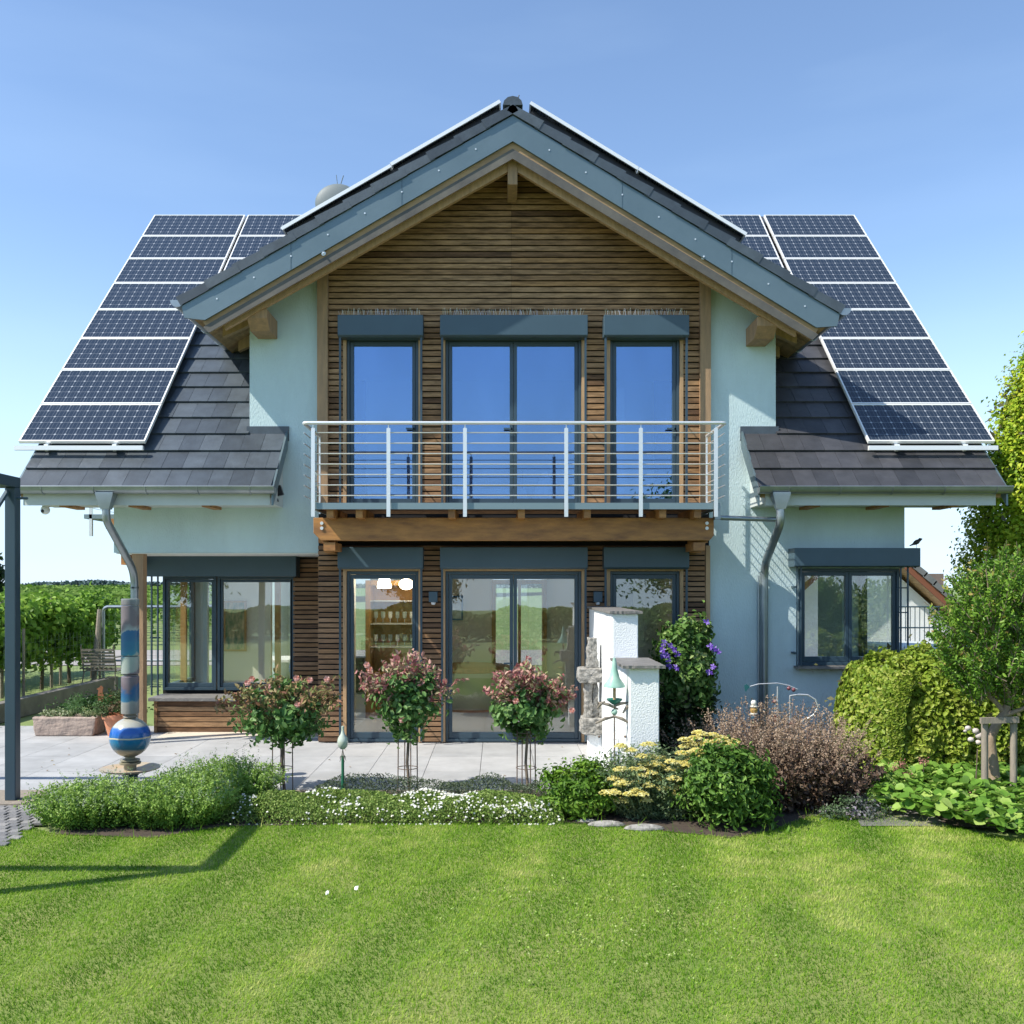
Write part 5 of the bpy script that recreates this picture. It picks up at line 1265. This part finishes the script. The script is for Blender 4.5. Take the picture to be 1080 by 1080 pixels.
# lavender-like clumps at the left
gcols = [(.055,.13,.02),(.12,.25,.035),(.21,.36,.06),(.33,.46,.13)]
for i, (cx_, cy_, rx_, ry_, h_, label) in enumerate(((X(95,8.0),8.1,.50,.38,.36,'bushy green catmint clump at the left end of the bed beside the cobbles'),
        (X(178,8.0),8.1,.50,.38,.38,'second bushy green catmint clump, below the painted totem'),
        (X(234,8.7),8.75,.50,.38,.42,'tallest green catmint clump, left of the first rose tree'))):
    rg = np.random.default_rng(70+i); t = thing('catmint', (cx_,cy_,0), label, 'shrub', 'green catmint clumps left of the roses')
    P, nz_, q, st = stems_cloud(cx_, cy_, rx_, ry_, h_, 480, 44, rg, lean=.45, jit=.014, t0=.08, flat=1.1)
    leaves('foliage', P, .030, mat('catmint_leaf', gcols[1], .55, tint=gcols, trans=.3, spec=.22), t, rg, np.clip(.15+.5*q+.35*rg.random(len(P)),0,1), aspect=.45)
    P2, nz_, q2, _ = stems_cloud(cx_, cy_, rx_, ry_, h_*1.25, 90, 26, rg, lean=.5, jit=.006, t0=.6)
    leaves('flower_spikes', P2, .014, mat('catmint_spike', (.2,.25,.2), .6, tint=[(.18,.32,.09),(.28,.38,.18),(.34,.36,.34)], trans=.2), t, rg, rg.random(len(P2)))
# white-flowering ground cover
rg = np.random.default_rng(80)
def low_cover(name, x0, x1, y0, y1, h, n, size, cols, label, cat, mname, aspect=.5, hump=True, nsd=5):
    x = rg.uniform(x0, x1, n); y = rg.uniform(y0, y1, n); Pn = np.stack([x,y],1)
    top = h*(.45+.8*vnoise(Pn, .28, nsd)+.15*vnoise(Pn,.08,nsd+1))*np.sqrt(np.clip(1-((y-(y0+y1)/2)/((y1-y0)/2))**4,0,1))
    z = top*(.25+.75*rg.random(n)**.5)
    m = mat(mname, cols[0], .5, tint=cols, trans=.3, spec=.22)
    o = leaves(name, np.stack([x,y,z],1), size, m, None, rg, rg.random(n), aspect=aspect); tag(o, label, cat, kind='stuff'); return o
low_cover('ground_cover', X(235,8.4), X(592,8.4), 8.02, 8.75, .175, 46000, .024, [(.08,.15,.03),(.17,.28,.05),(.27,.38,.09),(.36,.44,.15)], 'low bright green flowering cover along the lawn edge', 'ground cover', 'cover_leaf')
x = rg.uniform(X(240,8.3), X(590,8.3), 2600); y = 8.0+.62*rg.random(2600)**1.2; Pn = np.stack([x,y],1); dens = vnoise(Pn,.3,9)+.35*(x > X(400,8.3)) 
ok = rg.random(2600) < np.clip(dens*1.3-.62,0,1)*.75; x, y, Pn = x[ok], y[ok], Pn[ok]
top = .175*(.45+.8*vnoise(Pn,.28,5)+.15*vnoise(Pn,.08,6))*np.sqrt(np.clip(1-((y-8.385)/.365)**4,0,1))
C = np.stack([x,y,top+.006],1); C = np.repeat(C,3,0)+rg.normal(size=(len(C)*3,3))*.002
o = leaves('white_flowers', C, .019, mat('daisy_white', (.8,.8,.76), .6, tint=[(.78,.78,.72),(.82,.82,.80),(.80,.78,.60)], trans=.25), None, rg, rg.random(len(C)), aspect=.9, nrm=np.tile([0,-.6,1.],(len(C),1))); tag(o, 'scattered small white blossoms over the low green cover', 'flowers', kind='stuff')
low_cover('thyme_cover', X(330,8.95), X(600,8.95), 8.72, 9.18, .20, 9000, .022, [(.05,.08,.04),(.10,.14,.07),(.20,.24,.17)], 'greyish wispy ground cover between the rose stems and terrace', 'ground cover', 'thyme', nsd=15)

# ================================================================== standard roses
rcols = [(.045,.11,.03),(.09,.20,.05),(.17,.30,.09),(.26,.38,.15)]
rtips = [(.30,.09,.10),(.46,.20,.19),(.56,.36,.28),(.26,.34,.13)]
rose_lab = ['leftmost standard rose tree with coppery foliage in front of the recess window','middle standard rose tree with a crimson-tipped crown before the left patio door','right standard rose tree with crimson shoots before the double patio door']
specs = [((298,748),(60,40),.30,.62),((430,738),(48,44),.55,.25),((555,742),(46,38),.45,.22)]
for i, ((px, py), (rw, rh), redf, wide) in enumerate(specs):
    YR = 9.25; sc = F/YR; x = X(px,YR); rg = np.random.default_rng(90+i)
    t = thing('rose_tree', (x,YR,0), rose_lab[i], 'rose tree', 'standard rose trees in the bed')
    c = at(px, py, YR); r_ = random.Random(i)
    kx = rw/sc; kz = rh/sc
    # lower green dome + wide shoots above
    P, nr, cr = clumps((c.x+.01, c.y, c.z-.06), (kx*.74,kx*.62,kz*.80), 64, 26, rg, spread=.16, shell=.35)
    if i == 0: P[:,2] -= 0
    drop = np.clip((np.abs(P[:,0]-c.x)/kx-.35),0,1)*.14; P[:,2] += drop
    leaves('foliage', P, .068, mat('rose_leaf', rcols[1], .45, tint=rcols, trans=.32, spec=.22), t, rg, np.clip(cr*.5+.5*rg.random(len(P)),0,1), nrm=nr, aspect=.62, k=6)
    # shoots
    sh = MB(); pts = []; tin = []
    for k in range(46):
        a = r_.uniform(0,2*PI); e = r_.uniform(.2,1.0); ex_ = kx*e*math.cos(a)*(1.3 if i == 0 else 1.12); ey = kx*.8*e*math.sin(a)
        tip = Vector((c.x+ex_, c.y+ey, c.z+kz*(.95-.55*abs(ex_/kx)**1.6)*r_.uniform(.6,1.25) if i else c.z+kz*(.8-.45*abs(ex_/kx)**2)*r_.uniform(.55,1.05)))
        base = Vector((c.x+ex_*.1, c.y+ey*.1, c.z-kz*.55)); mid = (base+tip)/2+Vector((ex_*.12,ey*.12,.05))
        sh.tube([base,mid,tip], [.004,.003,.0018], 4, cap=False)
        for j in range(26):
            q = .45+.57*r_.random(); pp = base*(1-q)**2+mid*2*q*(1-q)+tip*q*q
            pts.append((pp.x+r_.gauss(0,.022), pp.y+r_.gauss(0,.022), pp.z+r_.gauss(0,.018))); tin.append(r_.random())
    for k in range(11):
        a = r_.uniform(-1,1); tip = Vector((c.x+kx*a*r_.uniform(.9,1.35), c.y+r_.uniform(-.2,.2), c.z+kz*r_.uniform(.55,1.15)*(1-.4*abs(a)))); base = Vector((c.x+kx*a*.3, c.y, c.z-kz*.1)); mid = (base+tip)/2+Vector((0,0,.05))
        sh.tube([base,mid,tip], [.004,.003,.0018], 4, cap=False)
        for j in range(17):
            q = .5+.52*j/16; pp = base*(1-q)**2+mid*2*q*(1-q)+tip*q*q; pts.append((pp.x+r_.gauss(0,.018), pp.y+r_.gauss(0,.018), pp.z+r_.gauss(0,.015))); tin.append(r_.random())
    leaves('young_leaves', np.array(pts), .058, mat('rose_tip%d' % (i == 0), rtips[0], .4, tint=(rtips if i else [(.30,.13,.09),(.36,.24,.13),(.26,.25,.10),(.13,.19,.06)]), trans=.3, spec=.2), t, rg, np.array(tin), aspect=.5, k=6)
    sh.build('twigs', mat('rose_twig', (.14,.12,.06), .6), t)
    MB().tube([(x+.02,YR,0),(x-.005,YR,.3),(x+.01,YR,.55),(c.x,YR,c.z-kz*.5)], [.016,.014,.014,.012], 8).build('stem', M['bark'], t)
    cage = MB(); n = 4
    for k in range(n):
        a = 2*PI*k/n+.4; cage.tube([(x+.10*math.cos(a),YR+.10*math.sin(a),0),(x+.095*math.cos(a),YR+.095*math.sin(a),.62)], .006, 6)
    for z in (.56,.60,.25): cage.tube([(x+.098*math.cos(2*PI*k/24),YR+.098*math.sin(2*PI*k/24),z) for k in range(25)], .004, 5, cap=False)
    cage.build('support_cage', M['rust'], t)
    fl = [[(313,715),(266,716),(261,720),(283,724),(314,743),(327,717),(345,716)],[(387,701),(390,706),(424,759)],[(603,749),(544,739)]][i]
    for px_, py_ in fl:
        q = at(px_, py_, YR-.25); b = MB(); 
        for ring, (rr, nn_) in enumerate(((.011,4),(.02,5),(.028,6))):
            for k in range(nn_):
                a = 2*PI*k/nn_+ring; d = Vector((math.cos(a),-.3,math.sin(a))).normalized(); e = Vector((0,-1,.2)).cross(d).normalized()
                cc = q+Vector((0,-.012+.006*ring,0)); b.add([cc+d*rr*.2, cc+d*rr*.8+e*rr*.6+Vector((0,-.006,0)), cc+d*rr*1.25, cc+d*rr*.8-e*rr*.6+Vector((0,-.006,0))], [(0,1,2,3)], t=r_.random())
        b.build('bloom', mat('rose_bloom', (.7,.3,.25), .5, tint=[(.62,.22,.15),(.72,.38,.32),(.78,.52,.48)], trans=.3), t)

# glass stake
c = gnd(361.5, 846); zc = lambda py: Z(py, c.y)
t = thing('garden_stake', c, 'green garden stake topped with a pale glass drop between the first two rose trees', 'garden ornament')
MB().tube([c, Vector((c.x,c.y,zc(797)))], .014, 8).build('pole', mat('green_pole', (.02,.14,.07), .4), t)
MB().lathe((c.x,c.y,0), [(.02,zc(790)),(.045,zc(787)),(.052,zc(782)),(.045,zc(778)),(.02,zc(774)),(.012,zc(770)),(.014,zc(766)),(.004,zc(765.5))], 20).build('glass_drop', mat('pale_glaze', (.45,.50,.42), .12, coat=.5), t, smooth=True)
b = MB(); 
for k in range(22): a = k*.9; b.tube([(c.x,c.y,zc(790)),(c.x+.012*math.cos(a),c.y+.012*math.sin(a),zc(796)),(c.x+.03*math.cos(a),c.y+.03*math.sin(a),zc(796+6*random.random()+2))], .0018, 3, cap=False)
b.build('tassel', M['greypost'], t)

# ornaments in the brown shrub
c = Vector((X(795,8.9),8.9,0)); zc = lambda py: Z(py,8.9)
t = thing('bead_stake', c, 'stake of stacked ceramic beads, white ochre and blue, rising from the brown clump', 'garden ornament')
MB().tube([c, Vector((c.x,c.y,zc(764)))], .006, 6).build('stake', M['rust'], t)
for a, q_, r_, m_ in ((764,760.5,.022,'collar_glaze'),(759.5,753.5,.034,'petrol_bead'),(753.5,752,.038,'bead_white'),(752,746,.034,'bead_ochre'),(746,744,.036,'bead_white'),(744,738.5,.026,'bead_white')):
    col = {'petrol_bead':(.05,.10,.14),'bead_white':(.7,.68,.6),'bead_ochre':(.45,.28,.08)}.get(m_, (.3,.28,.2))
    MB().lathe((c.x,c.y,0), [(r_*.7,zc(a)),(r_,zc(a*.7+q_*.3)),(r_,zc(a*.3+q_*.7)),(r_*.6,zc(q_))], 16).build('bead', mat(m_, col, .3), t, smooth=True)
t = thing('wind_mobile', (X(820,10),10,0), 'delicate metal wind mobile with curved arms in front of the blue wall', 'wind mobile')
Ym = 10.0; A = lambda px, py: at(px, py, Ym)
MB().tube([Vector((X(819,Ym),Ym,0)), A(820,724)], .006, 6).tube([Vector((X(833,Ym),Ym,0)), A(833,734)], .006, 6).each('rod', M['steel'], t)
MB().tube([A(791,724),A(800,721.5),A(820,720.5),A(832,723),A(841,727)], .006, 6).tube([A(833,734),A(842,732.5),A(852,733),A(860,738),A(862.5,745),A(859,753),A(851,758.5),A(836,764)], .009, 6).each('arm', M['steel'], t)
MB().prism([(X(785,Ym),Z(723,Ym)),(X(786,Ym),Z(730,Ym)),(X(791,Ym),Z(724,Ym)),(X(787,Ym),Z(721.5,Ym))], Ym-.004, Ym+.004).build('vane', mat('teal_vane', (.02,.12,.13), .3), t)
MB().prism([(X(816.5,Ym),Z(751,Ym)),(X(815.5,Ym),Z(762,Ym)),(X(821.5,Ym),Z(761.5,Ym))], Ym-.004, Ym+.004).build('vane', mat('wine_vane', (.14,.02,.02), .4), t)
MB().tube([A(820,735),A(817,745),A(816.5,752)], .0025, 5).build('arm', M['steel'], t)
for px, py in ((832,726),(837,727.5),(817,740),(834.5,763.5)): MB().ball(A(px,py), .022).build('weight', mat('wine_ball', (.16,.05,.06), .25), t, smooth=True)

# ================================================================== right side: hedge, tree, bergenia
hcols = [(.10,.17,.02),(.19,.29,.03),(.30,.38,.05),(.44,.46,.12)]
rg = np.random.default_rng(110); t = thing('hedge', (4.9,10.3,0), 'rounded yellow-green leafy hedge below the kitchen window', 'hedge')
hm = mat('hedge_leaf', hcols[1], .42, tint=hcols, trans=.32, spec=.2)
n = 62000; u = rg.random(n); th = rg.uniform(-PI*.62, PI*.62, n)
x = 4.12+2.6*u; prof = np.sqrt(np.clip(1-((np.clip(4.55-x,0,.7))/.7)**2.2,0.0,1))
d0 = rg.uniform(.84,1.04,n)

hx = x-.30*(1-prof); yy = 10.35-.88*prof*d0*np.sin(np.clip((PI/2)-th,-9,9))*0
ang = rg.uniform(0, PI*.95, n)     # 0: front bottom -> pi: back bottom
sq = 3.0; ca = np.cos(ang); sa = np.sin(ang)
ry_, rz_ = .80, 1.21
rad = (np.abs(ca)**sq+np.abs(sa)**sq)**(-1/sq)
d0 = d0*(1+.13*(vnoise(np.stack([x,ang*.8],1),.20,33)-.5)+.12*(vnoise(np.stack([x,ang*.8],1),.09,34)-.5))
Pw = np.stack([x, 10.45-ry_*prof*rad*ca*d0, .02+rz_*(.55+.45*prof)*rad*sa*d0-.0], 1)
nrm = np.stack([-(1-prof)*1.5, -ca, sa+.15], 1)
leaves('foliage', Pw, .056, hm, t, rg, np.clip(.25+.35*vnoise(np.stack([Pw[:,0],Pw[:,2]],1),.22,6)+.45*rg.random(n)-.1,0,1), nrm=nrm, aspect=.72, k=6, jitter=1.7)
th = rg.uniform(0, PI/2, 9000); ph = rg.uniform(-1,1,9000)*PI*.5
Pe = np.stack([4.16-.36*np.cos(ph)*rg.uniform(.8,1.05,9000)*1.0, 10.45+.72*np.sin(ph), 1.14*rg.random(9000)**.8*(1)], 1); Pe[:,0] += .16*(Pe[:,2]/1.1)**4
leaves('foliage', Pe, .056, hm, t, rg, np.clip(.1+.8*rg.random(9000),0,1), nrm=np.stack([-np.cos(ph),np.sin(ph),np.full(9000,.3)],1), aspect=.75, k=6)
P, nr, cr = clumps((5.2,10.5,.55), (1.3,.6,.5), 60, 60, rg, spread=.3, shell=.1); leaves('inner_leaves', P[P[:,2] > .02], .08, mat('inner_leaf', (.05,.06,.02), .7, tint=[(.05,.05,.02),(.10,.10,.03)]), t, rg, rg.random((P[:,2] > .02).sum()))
b = MB()
for k in range(8): b.tube([(4.1+k*.33,10.45,0),(4.1+k*.33+.05,10.4,.9)], [.02,.01], 6)
b.build('stems', M['dark_bark'], t)

# tall columnar tree
rg = np.random.default_rng(120); t = thing('columnar_tree', (7.25,12.4,0), 'tall yellow-green columnar tree at the right edge', 'tree')
n = 620; zc_ = rg.uniform(.06,1,n)**.85; aa = rg.uniform(0,2*PI,n); hT = 5.10
rr = .92*np.clip(1-(np.clip((zc_-.36)/.66,0,1))**1.7,0,1)**.75*np.where(zc_ < .36, .88+.3*zc_, 1)*rg.uniform(.72,1.15,n)
C = np.stack([7.25+rr*np.cos(aa), 12.4+rr*np.sin(aa), zc_*hT], 1); per = 125
P = np.repeat(C,per,0)+rg.normal(size=(n*per,3))*np.array([.10,.10,.17]); nr = unit(P-np.array([7.25,12.4,0])-np.stack([0*P[:,0],0*P[:,0],P[:,2]-.6],1))
leaves('crown', P, .060, mat('column_leaf', (.2,.3,.03), .42, tint=[(.13,.25,.02),(.24,.39,.03),(.42,.52,.045),(.66,.60,.07)], trans=.4, spec=.18), t, rg, np.clip(np.repeat(rg.random(n),per)*.55+.45*rg.random(n*per),0,1), nrm=nr, aspect=.65)
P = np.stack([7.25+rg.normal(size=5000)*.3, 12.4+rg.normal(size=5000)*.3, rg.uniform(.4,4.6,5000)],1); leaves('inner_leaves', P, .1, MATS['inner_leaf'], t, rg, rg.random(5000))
MB().tube([(7.25,12.4,0),(7.27,12.4,1.5),(7.25,12.42,4.6)], [.08,.06,.02], 8).build('trunk', M['bark'], t)

# small multi-stem tree with support frame
YT = 8.95; rg = np.random.default_rng(130); t = thing('crape_myrtle', (X(1046,YT),YT,0), 'small glossy-leaved tree with a crooked pale trunk held by a wooden frame', 'tree')
T0 = lambda px, py, dy=0: at(px, py, YT+dy)
b = MB(); tr_pts = [Vector((X(1048,YT),YT,0)),T0(1049,820),T0(1046,795),T0(1044,778),T0(1052,762),T0(1060,752),T0(1062,744)]
b.tube(smoothpath(tr_pts, 4, .05), [.052-.0006*i for i in range(len(smoothpath(tr_pts,4,.05)))], 10)
br = [((1060,752),(1045,735),(1030,700),(1015,655)),((1060,750),(1070,720),(1068,680),(1062,640)),((1058,755),(1078,748),(1098,735),(1120,700)),((1062,745),(1085,700),(1095,650),(1100,610)),((1050,740),(1022,715),(1000,690),(985,665)),((1064,735),(1050,690),(1045,640),(1040,600))]
ends = []
for k, pth in enumerate(br):
    pts = [T0(px,py,(.35*math.sin(k*2.1))*j/3) for j, (px,py) in enumerate(pth)]; b.tube(pts, [.026,.018,.011,.005], 7); ends.append(pts)
b.build('trunk', mat('pale_bark', (.36,.27,.19), .75, col2=(.22,.165,.11), vscale=7, stretch=(2,2,1), bump=.4, bscale=25), t, smooth=True)
pts = []; tn = []; dirs = []; r_ = random.Random(5); sh = MB()
for k in range(430):
    while True:
        qx = r_.uniform(-1,1); qz = r_.uniform(-1,1)
        if qx*qx+qz*qz < 1: break
    bx_ = 1062+72*qx*(.9 if qz > .3 else 1); bz_ = 672-72*qz; dy = r_.uniform(-.62,.62)*math.sqrt(1-min(.9,qx*qx+qz*qz))
    if bx_ < 1006 and not (655 < bz_ < 700) or (bx_ < 1035 and bz_ < 600): continue
    base = T0(bx_, bz_, dy); d = Vector(((bx_-1055)/70+r_.gauss(0,.25), r_.gauss(0,.3), .9+r_.gauss(0,.2))).normalized(); Ls = r_.uniform(.18,.34)
    tip = base+d*Ls; sh.tube([base-d*.1, base+d*Ls*.5+Vector((0,0,.01)), tip], [.004,.003,.0015], 4, cap=False)
    m_ = 46
    for j in range(m_):
        q = j/(m_-1); pp = base+d*(Ls*q)-d*.05; a = j*2.4; side = (d.orthogonal().normalized()*math.cos(a)+d.cross(d.orthogonal().normalized())*math.sin(a)); o_ = side*r_.uniform(.02,.05)*(1.2-q*.7)
        pts.append(tuple(pp+o_)); dirs.append(tuple(side*.8+d*.6)); tn.append(min(1,max(0,.2+.5*r_.random()+.3*(q > .9)*(r_.random() > .4))))
leaves('foliage', np.array(pts), .045, mat('myrtle_leaf', (.05,.11,.02), .3, tint=[(.05,.12,.02),(.11,.23,.03),(.22,.37,.05),(.42,.28,.10)], trans=.35, spec=.22), t, rg, np.array(tn), dirs=np.array(dirs), aspect=.5, k=6)
sh.build('twigs', M['bark'], t)
t = thing('tree_support', (X(1053,8.7),8.75,0), 'weathered wooden frame of two posts and a crossbar supporting the small tree', 'tree support')
for px in (1038.5,1069): MB().tube([Vector((X(px,8.72),8.72,0)), at(px,757 if px < 1050 else 760,8.72)], .03, 10).build('post', M['greypost'], t, smooth=True)
MB().beam(at(1034,760,8.68), at(1074,759,8.68), .03, .055).build('crossbar', M['greypost'], t)
# twisted grey ornament on a stake
t = thing('driftwood_ornament', (X(1030,8.8),8.8,0), 'pale knobbly ornament on a thin rusty stake beside the tree support', 'garden ornament')
MB().tube([Vector((X(1028,8.8),8.8,0)), at(1031,790,8.8)], .005, 6).build('stake', M['rust'], t)
b = MB()
for px, py, r_s in ((1021,768,.03),(1029,771,.035),(1033,776,.04),(1024,780,.03),(1032,783,.03),(1018,771,.018)): b.ball(at(px,py,8.8), r_s, 10, 7, (1,.8,.8))
b.build('knob', mat('pale_ceramic', (.5,.44,.40), .6, var=.3, vscale=15), t, smooth=True)

# bergenia
rg = np.random.default_rng(140); r_ = random.Random(14)
bm = mat('bergenia_leaf', (.1,.2,.03), .5, tint=[(.07,.15,.02),(.13,.27,.035),(.22,.38,.06),(.36,.48,.12)], trans=.3, spec=.22, var=.15, vscale=12)
def big_leaves(name, poly, n, h, size, label, cat, seed):
    r_ = random.Random(seed); b = MB(); xs_ = [p[0] for p in poly]; ys_ = [p[1] for p in poly]; k = 0
    while k < n:
        x, y = r_.uniform(min(xs_),max(xs_)), r_.uniform(min(ys_),max(ys_))
        if not in_poly(np.array([[x,y]]), poly)[0]: continue
        k += 1; z = h*r_.uniform(.35,1.05); s_ = size*r_.uniform(.6,1.2); a = r_.uniform(0,2*PI); tl = r_.uniform(-.5,1.3)
        D = Vector((math.cos(a)*math.cos(tl), math.sin(a)*math.cos(tl), -math.sin(tl)*.6+.35)).normalized(); B = Vector((-math.sin(a),math.cos(a),r_.uniform(-.8,.8))).normalized(); Nn = D.cross(B).normalized()
        if Nn.z < 0: Nn = -Nn
        c = Vector((x,y,z)); V = [c-D*s_*.45]; tv = r_.random()
        for q, wd in ((-.3,.34),(0,.47),(.28,.40),(.48,.16)):
            dr = -Nn*(.35*q*q)*s_
            V += [c+D*s_*q+B*s_*wd+Nn*s_*.13*(1+r_.uniform(-.4,.4))+dr, c+D*s_*q+dr, c+D*s_*q-B*s_*wd+Nn*s_*.13*(1+r_.uniform(-.4,.4))+dr]
        fs = [(0,2,1),(0,3,2)]
        for m_ in range(3): o_ = 1+3*m_; fs += [(o_,o_+1,o_+4,o_+3),(o_+1,o_+2,o_+5,o_+4)]
        b.add(V, fs, t=tv)
    o = b.build(name, bm, None, smooth=True, loc=(xs_[0],ys_[0],0)); return tag(o, label, cat, kind='stuff')
pl = [gnd(*p) for p in ((918,838),(925,862),(960,872),(1000,880),(1040,888),(1100,900),(1180,880),(1180,835),(1080,832),(1000,826),(950,822))]
big_leaves('bergenia', [(p.x+.0,p.y+.12) for p in pl], 2300, .22, .10, 'broad-leaved bergenia ground cover along the right lawn edge', 'ground cover', 5)
pm_ = mat('dusty_pink', (.5,.22,.2), .7, tint=[(.40,.14,.13),(.52,.28,.22)], trans=.2)
for i, (px, py, dy) in enumerate(((944,809,9.3),(952,806,9.3),(974,803,9.35),(957,819,9.1),(1031,838,8.4))):
    c = at(px, py, dy); P = np.array(c)+rg.normal(size=(70,3))*.022
    t = thing('stonecrop', (c.x,c.y,0), ['dusty pink stonecrop flower, leftmost below the hedge','dusty pink stonecrop flower, second from the left below the hedge','dusty pink stonecrop flower halfway up the hedge front','dusty pink stonecrop flower just above the broad leaves','dusty pink stonecrop flower near the tree support'][i], 'flower', 'stonecrop flowers by the hedge')
    leaves('bloom', P, .018, pm_, t, rg, rg.random(70)); MB().tube([(c.x,c.y,0),c], .004, 5).build('stem', M['dark_bark'], t)

# ================================================================== neighbour house, low grey wall and bird
YN = 26; t = thing('neighbour_house', (X(985,YN),YN,0), 'white neighbouring house with grey tiled roof and brown verge boards', 'house')
A = lambda px, py: (X(px,YN), Z(py,YN))
apx = (X(905,YN), Z(556,YN)); ex = (X(1050,YN), Z(686,YN)); sl_ = (ex[1]-apx[1])/(ex[0]-apx[0])
zf = lambda x: apx[1]+(x-apx[0])*sl_
xw1 = X(1012,YN); xw0 = 2*apx[0]-xw1
MB().prism([(xw0,0),(xw1,0),(xw1,zf(xw1)-.35),(apx[0],apx[1]-.35),(xw0,zf(xw1)-.35)], YN, YN+9).build('wall', M['white_wall'], t)
for s_ in (1,-1):
    q = lambda x: apx[0]+s_*(x-apx[0]); 
    pts = [(apx[0],apx[1]-.02),(q(ex[0]),ex[1]-.02),(q(ex[0]),ex[1]-.24),(apx[0],apx[1]-.24)]
    MB().prism(pts if s_ < 0 else pts[::-1], YN-.62, YN-.57).build('verge_board', mat('verge_brown', (.22,.075,.035), .6), t)
    pts = [(apx[0],apx[1]-.1),(q(ex[0]),ex[1]-.1),(q(ex[0]),ex[1]-.2),(apx[0],apx[1]-.2)]
    MB().prism(pts if s_ < 0 else pts[::-1], YN-.56, YN+9.4).build('roof_boarding', M['soffit_wood'], t)
    b = MB(); d = Vector((q(ex[0])-apx[0],0,ex[1]-apx[1])); L_ = d.length; d.normalize(); nn_ = Vector((-d.z*s_,0,abs(d.x))); k = 0
    while k*.34 < L_:
        c = Vector((apx[0],0,apx[1]))+d*(k*.34+.17)
        b.obox(Vector((c.x,YN+4.4,c.z))+nn_*.06, d*.19+nn_*.012*(1), (0,5.07,0), nn_*.075, t=random.random()); k += 1
    b.build('roof_tiles', mat('grey_tiles', (.16,.16,.155), .7, var=.2, vscale=3), t)
o = MB().box(X(990,27),X(1030,27),YN+3,YN+12,Z(614,27)-.3,Z(604,27)).build('rear_roof', mat('brown_tiles', (.20,.15,.12), .8, var=.2), t)
b = MB()
for k in range(9): x = X(950+k*5,YN-1.2); b.tube([(x,YN-1.2,Z(683,YN-1.2)),(x,YN-1.2,Z(640,YN-1.2))], .012, 5)
for py in (640, 662): b.tube([(X(940,YN-1.2),YN-1.2,Z(py,YN-1.2)),(X(992,YN-1.2),YN-1.2,Z(py,YN-1.2))], .02, 6)
b.build('terrace_railing', M['anthracite'], t)
t = thing('grey_shed', (X(975,20),20,0), 'low grey flat-roofed shed between hedge and white house', 'shed')
MB().box(X(948,20),X(1030,20),19.6,22,0,Z(687,19.6)).build('wall', mat('shed_grey', (.26,.30,.33), .7), t)
MB().box(X(946,20),X(1032,20),19.5,22.1,Z(687,19.6)+.003,Z(684,19.5)).build('roof', M['soffit'], t); MB().box(X(946,20),X(1031,20),19.55,19.595,Z(701,19.6),Z(697,19.6)).build('board', M['rust'], t)
# bird on the shutter box
c = at(966.5, 573.5, 12.0); zb0 = Z(578,11.9)
t = thing('bird', (c.x, c.y, zb0), 'small dark bird perched on the right end of the kitchen shutter box', 'bird')
sp_ = [(-.085,-.035,.006),(-.045,-.018,.012),(-.015,0,.027),(.012,.016,.030),(.034,.032,.020),(.048,.046,.021),(.062,.049,.013),(.078,.052,.003)]
MB().tube([Vector((c.x+a, c.y, c.z+.010+q)) for a, q, r_b in sp_], [r_b for a, q, r_b in sp_], 12).build('body', M['black'], t, smooth=True)
MB().tube([(c.x-.003,c.y-.01,zb0),(c.x,c.y-.01,c.z-.005)], .002, 4).tube([(c.x+.008,c.y+.01,zb0),(c.x+.006,c.y+.01,c.z-.005)], .002, 4).each('leg', M['rust'], t)

# ================================================================== garden behind the camera (seen in the glass)
tree('garden_tree', 7.5,-13, 6.5, 2.4, 'round green tree at the back of the garden, mirrored in the right windows', MG, 151, n=90, per=90, size=.22)
tree('garden_tree', -3.5,-22, 4.6, 1.6, 'wide dark tree behind the lawn, mirrored in the double patio door', DG, 152, n=90, per=80, size=.24)
tree('garden_tree', -14,-12, 6.0, 2.8, 'bright green tree behind the pergola side, mirrored in the corner window', MG, 153, n=90, per=90, size=.24)
rg = np.random.default_rng(160); t = thing('boundary_hedge', (0,-11,0), 'long clipped green hedge closing the garden behind the viewpoint', 'hedge')
n = 22000; P = np.stack([rg.uniform(-16,14,n), -11+rg.uniform(-.5,.5,n), 1.15*rg.random(n)**.7],1); P[:,2] *= 1+.12*np.sin(P[:,0]*1.3)+.08*np.sin(P[:,0]*3.1)
leaves('foliage', P, .16, mat('bound_leaf', (.1,.17,.04), .5, tint=[(.10,.17,.04),(.20,.29,.07),(.32,.40,.13)], trans=.4), t, rg, rg.random(n), nrm=np.stack([np.zeros(n),np.sign(P[:,1]+11),np.full(n,.4)],1), aspect=.7)

rg = np.random.default_rng(161); t = thing('side_hedge', (9.6,5.5,0), 'tall loose green hedge along the right side of the garden', 'hedge')
n = 26000; P = np.stack([9.7+rg.uniform(-.5,.5,n), rg.uniform(-6,10.5,n), 1.9*rg.random(n)**.7],1); P[:,2] *= 1+.12*np.sin(P[:,1]*1.7)+.08*np.sin(P[:,1]*4.1)
leaves('foliage', P, .13, MATS['bound_leaf'], t, rg, rg.random(n), nrm=np.stack([np.sign(P[:,0]-9.7),np.zeros(n),np.full(n,.4)],1), aspect=.7)
r9 = np.random.default_rng(98); P = np.array([tuple(gnd(a, c, .02)+Vector((0,0,.006))) for a, c in zip(r9.uniform(30,620,46), r9.uniform(787,832,46))])
o = leaves('fallen_leaves', P, .035, mat('dry_leaf', (.3,.2,.08), .7, tint=[(.16,.10,.04),(.30,.20,.08),(.22,.24,.07)]), None, r9, r9.random(46), nrm=np.tile([0,0,1.],(46,1)), jitter=.3); tag(o, 'few dry leaves scattered on the pale terrace slabs', 'leaves', kind='stuff')
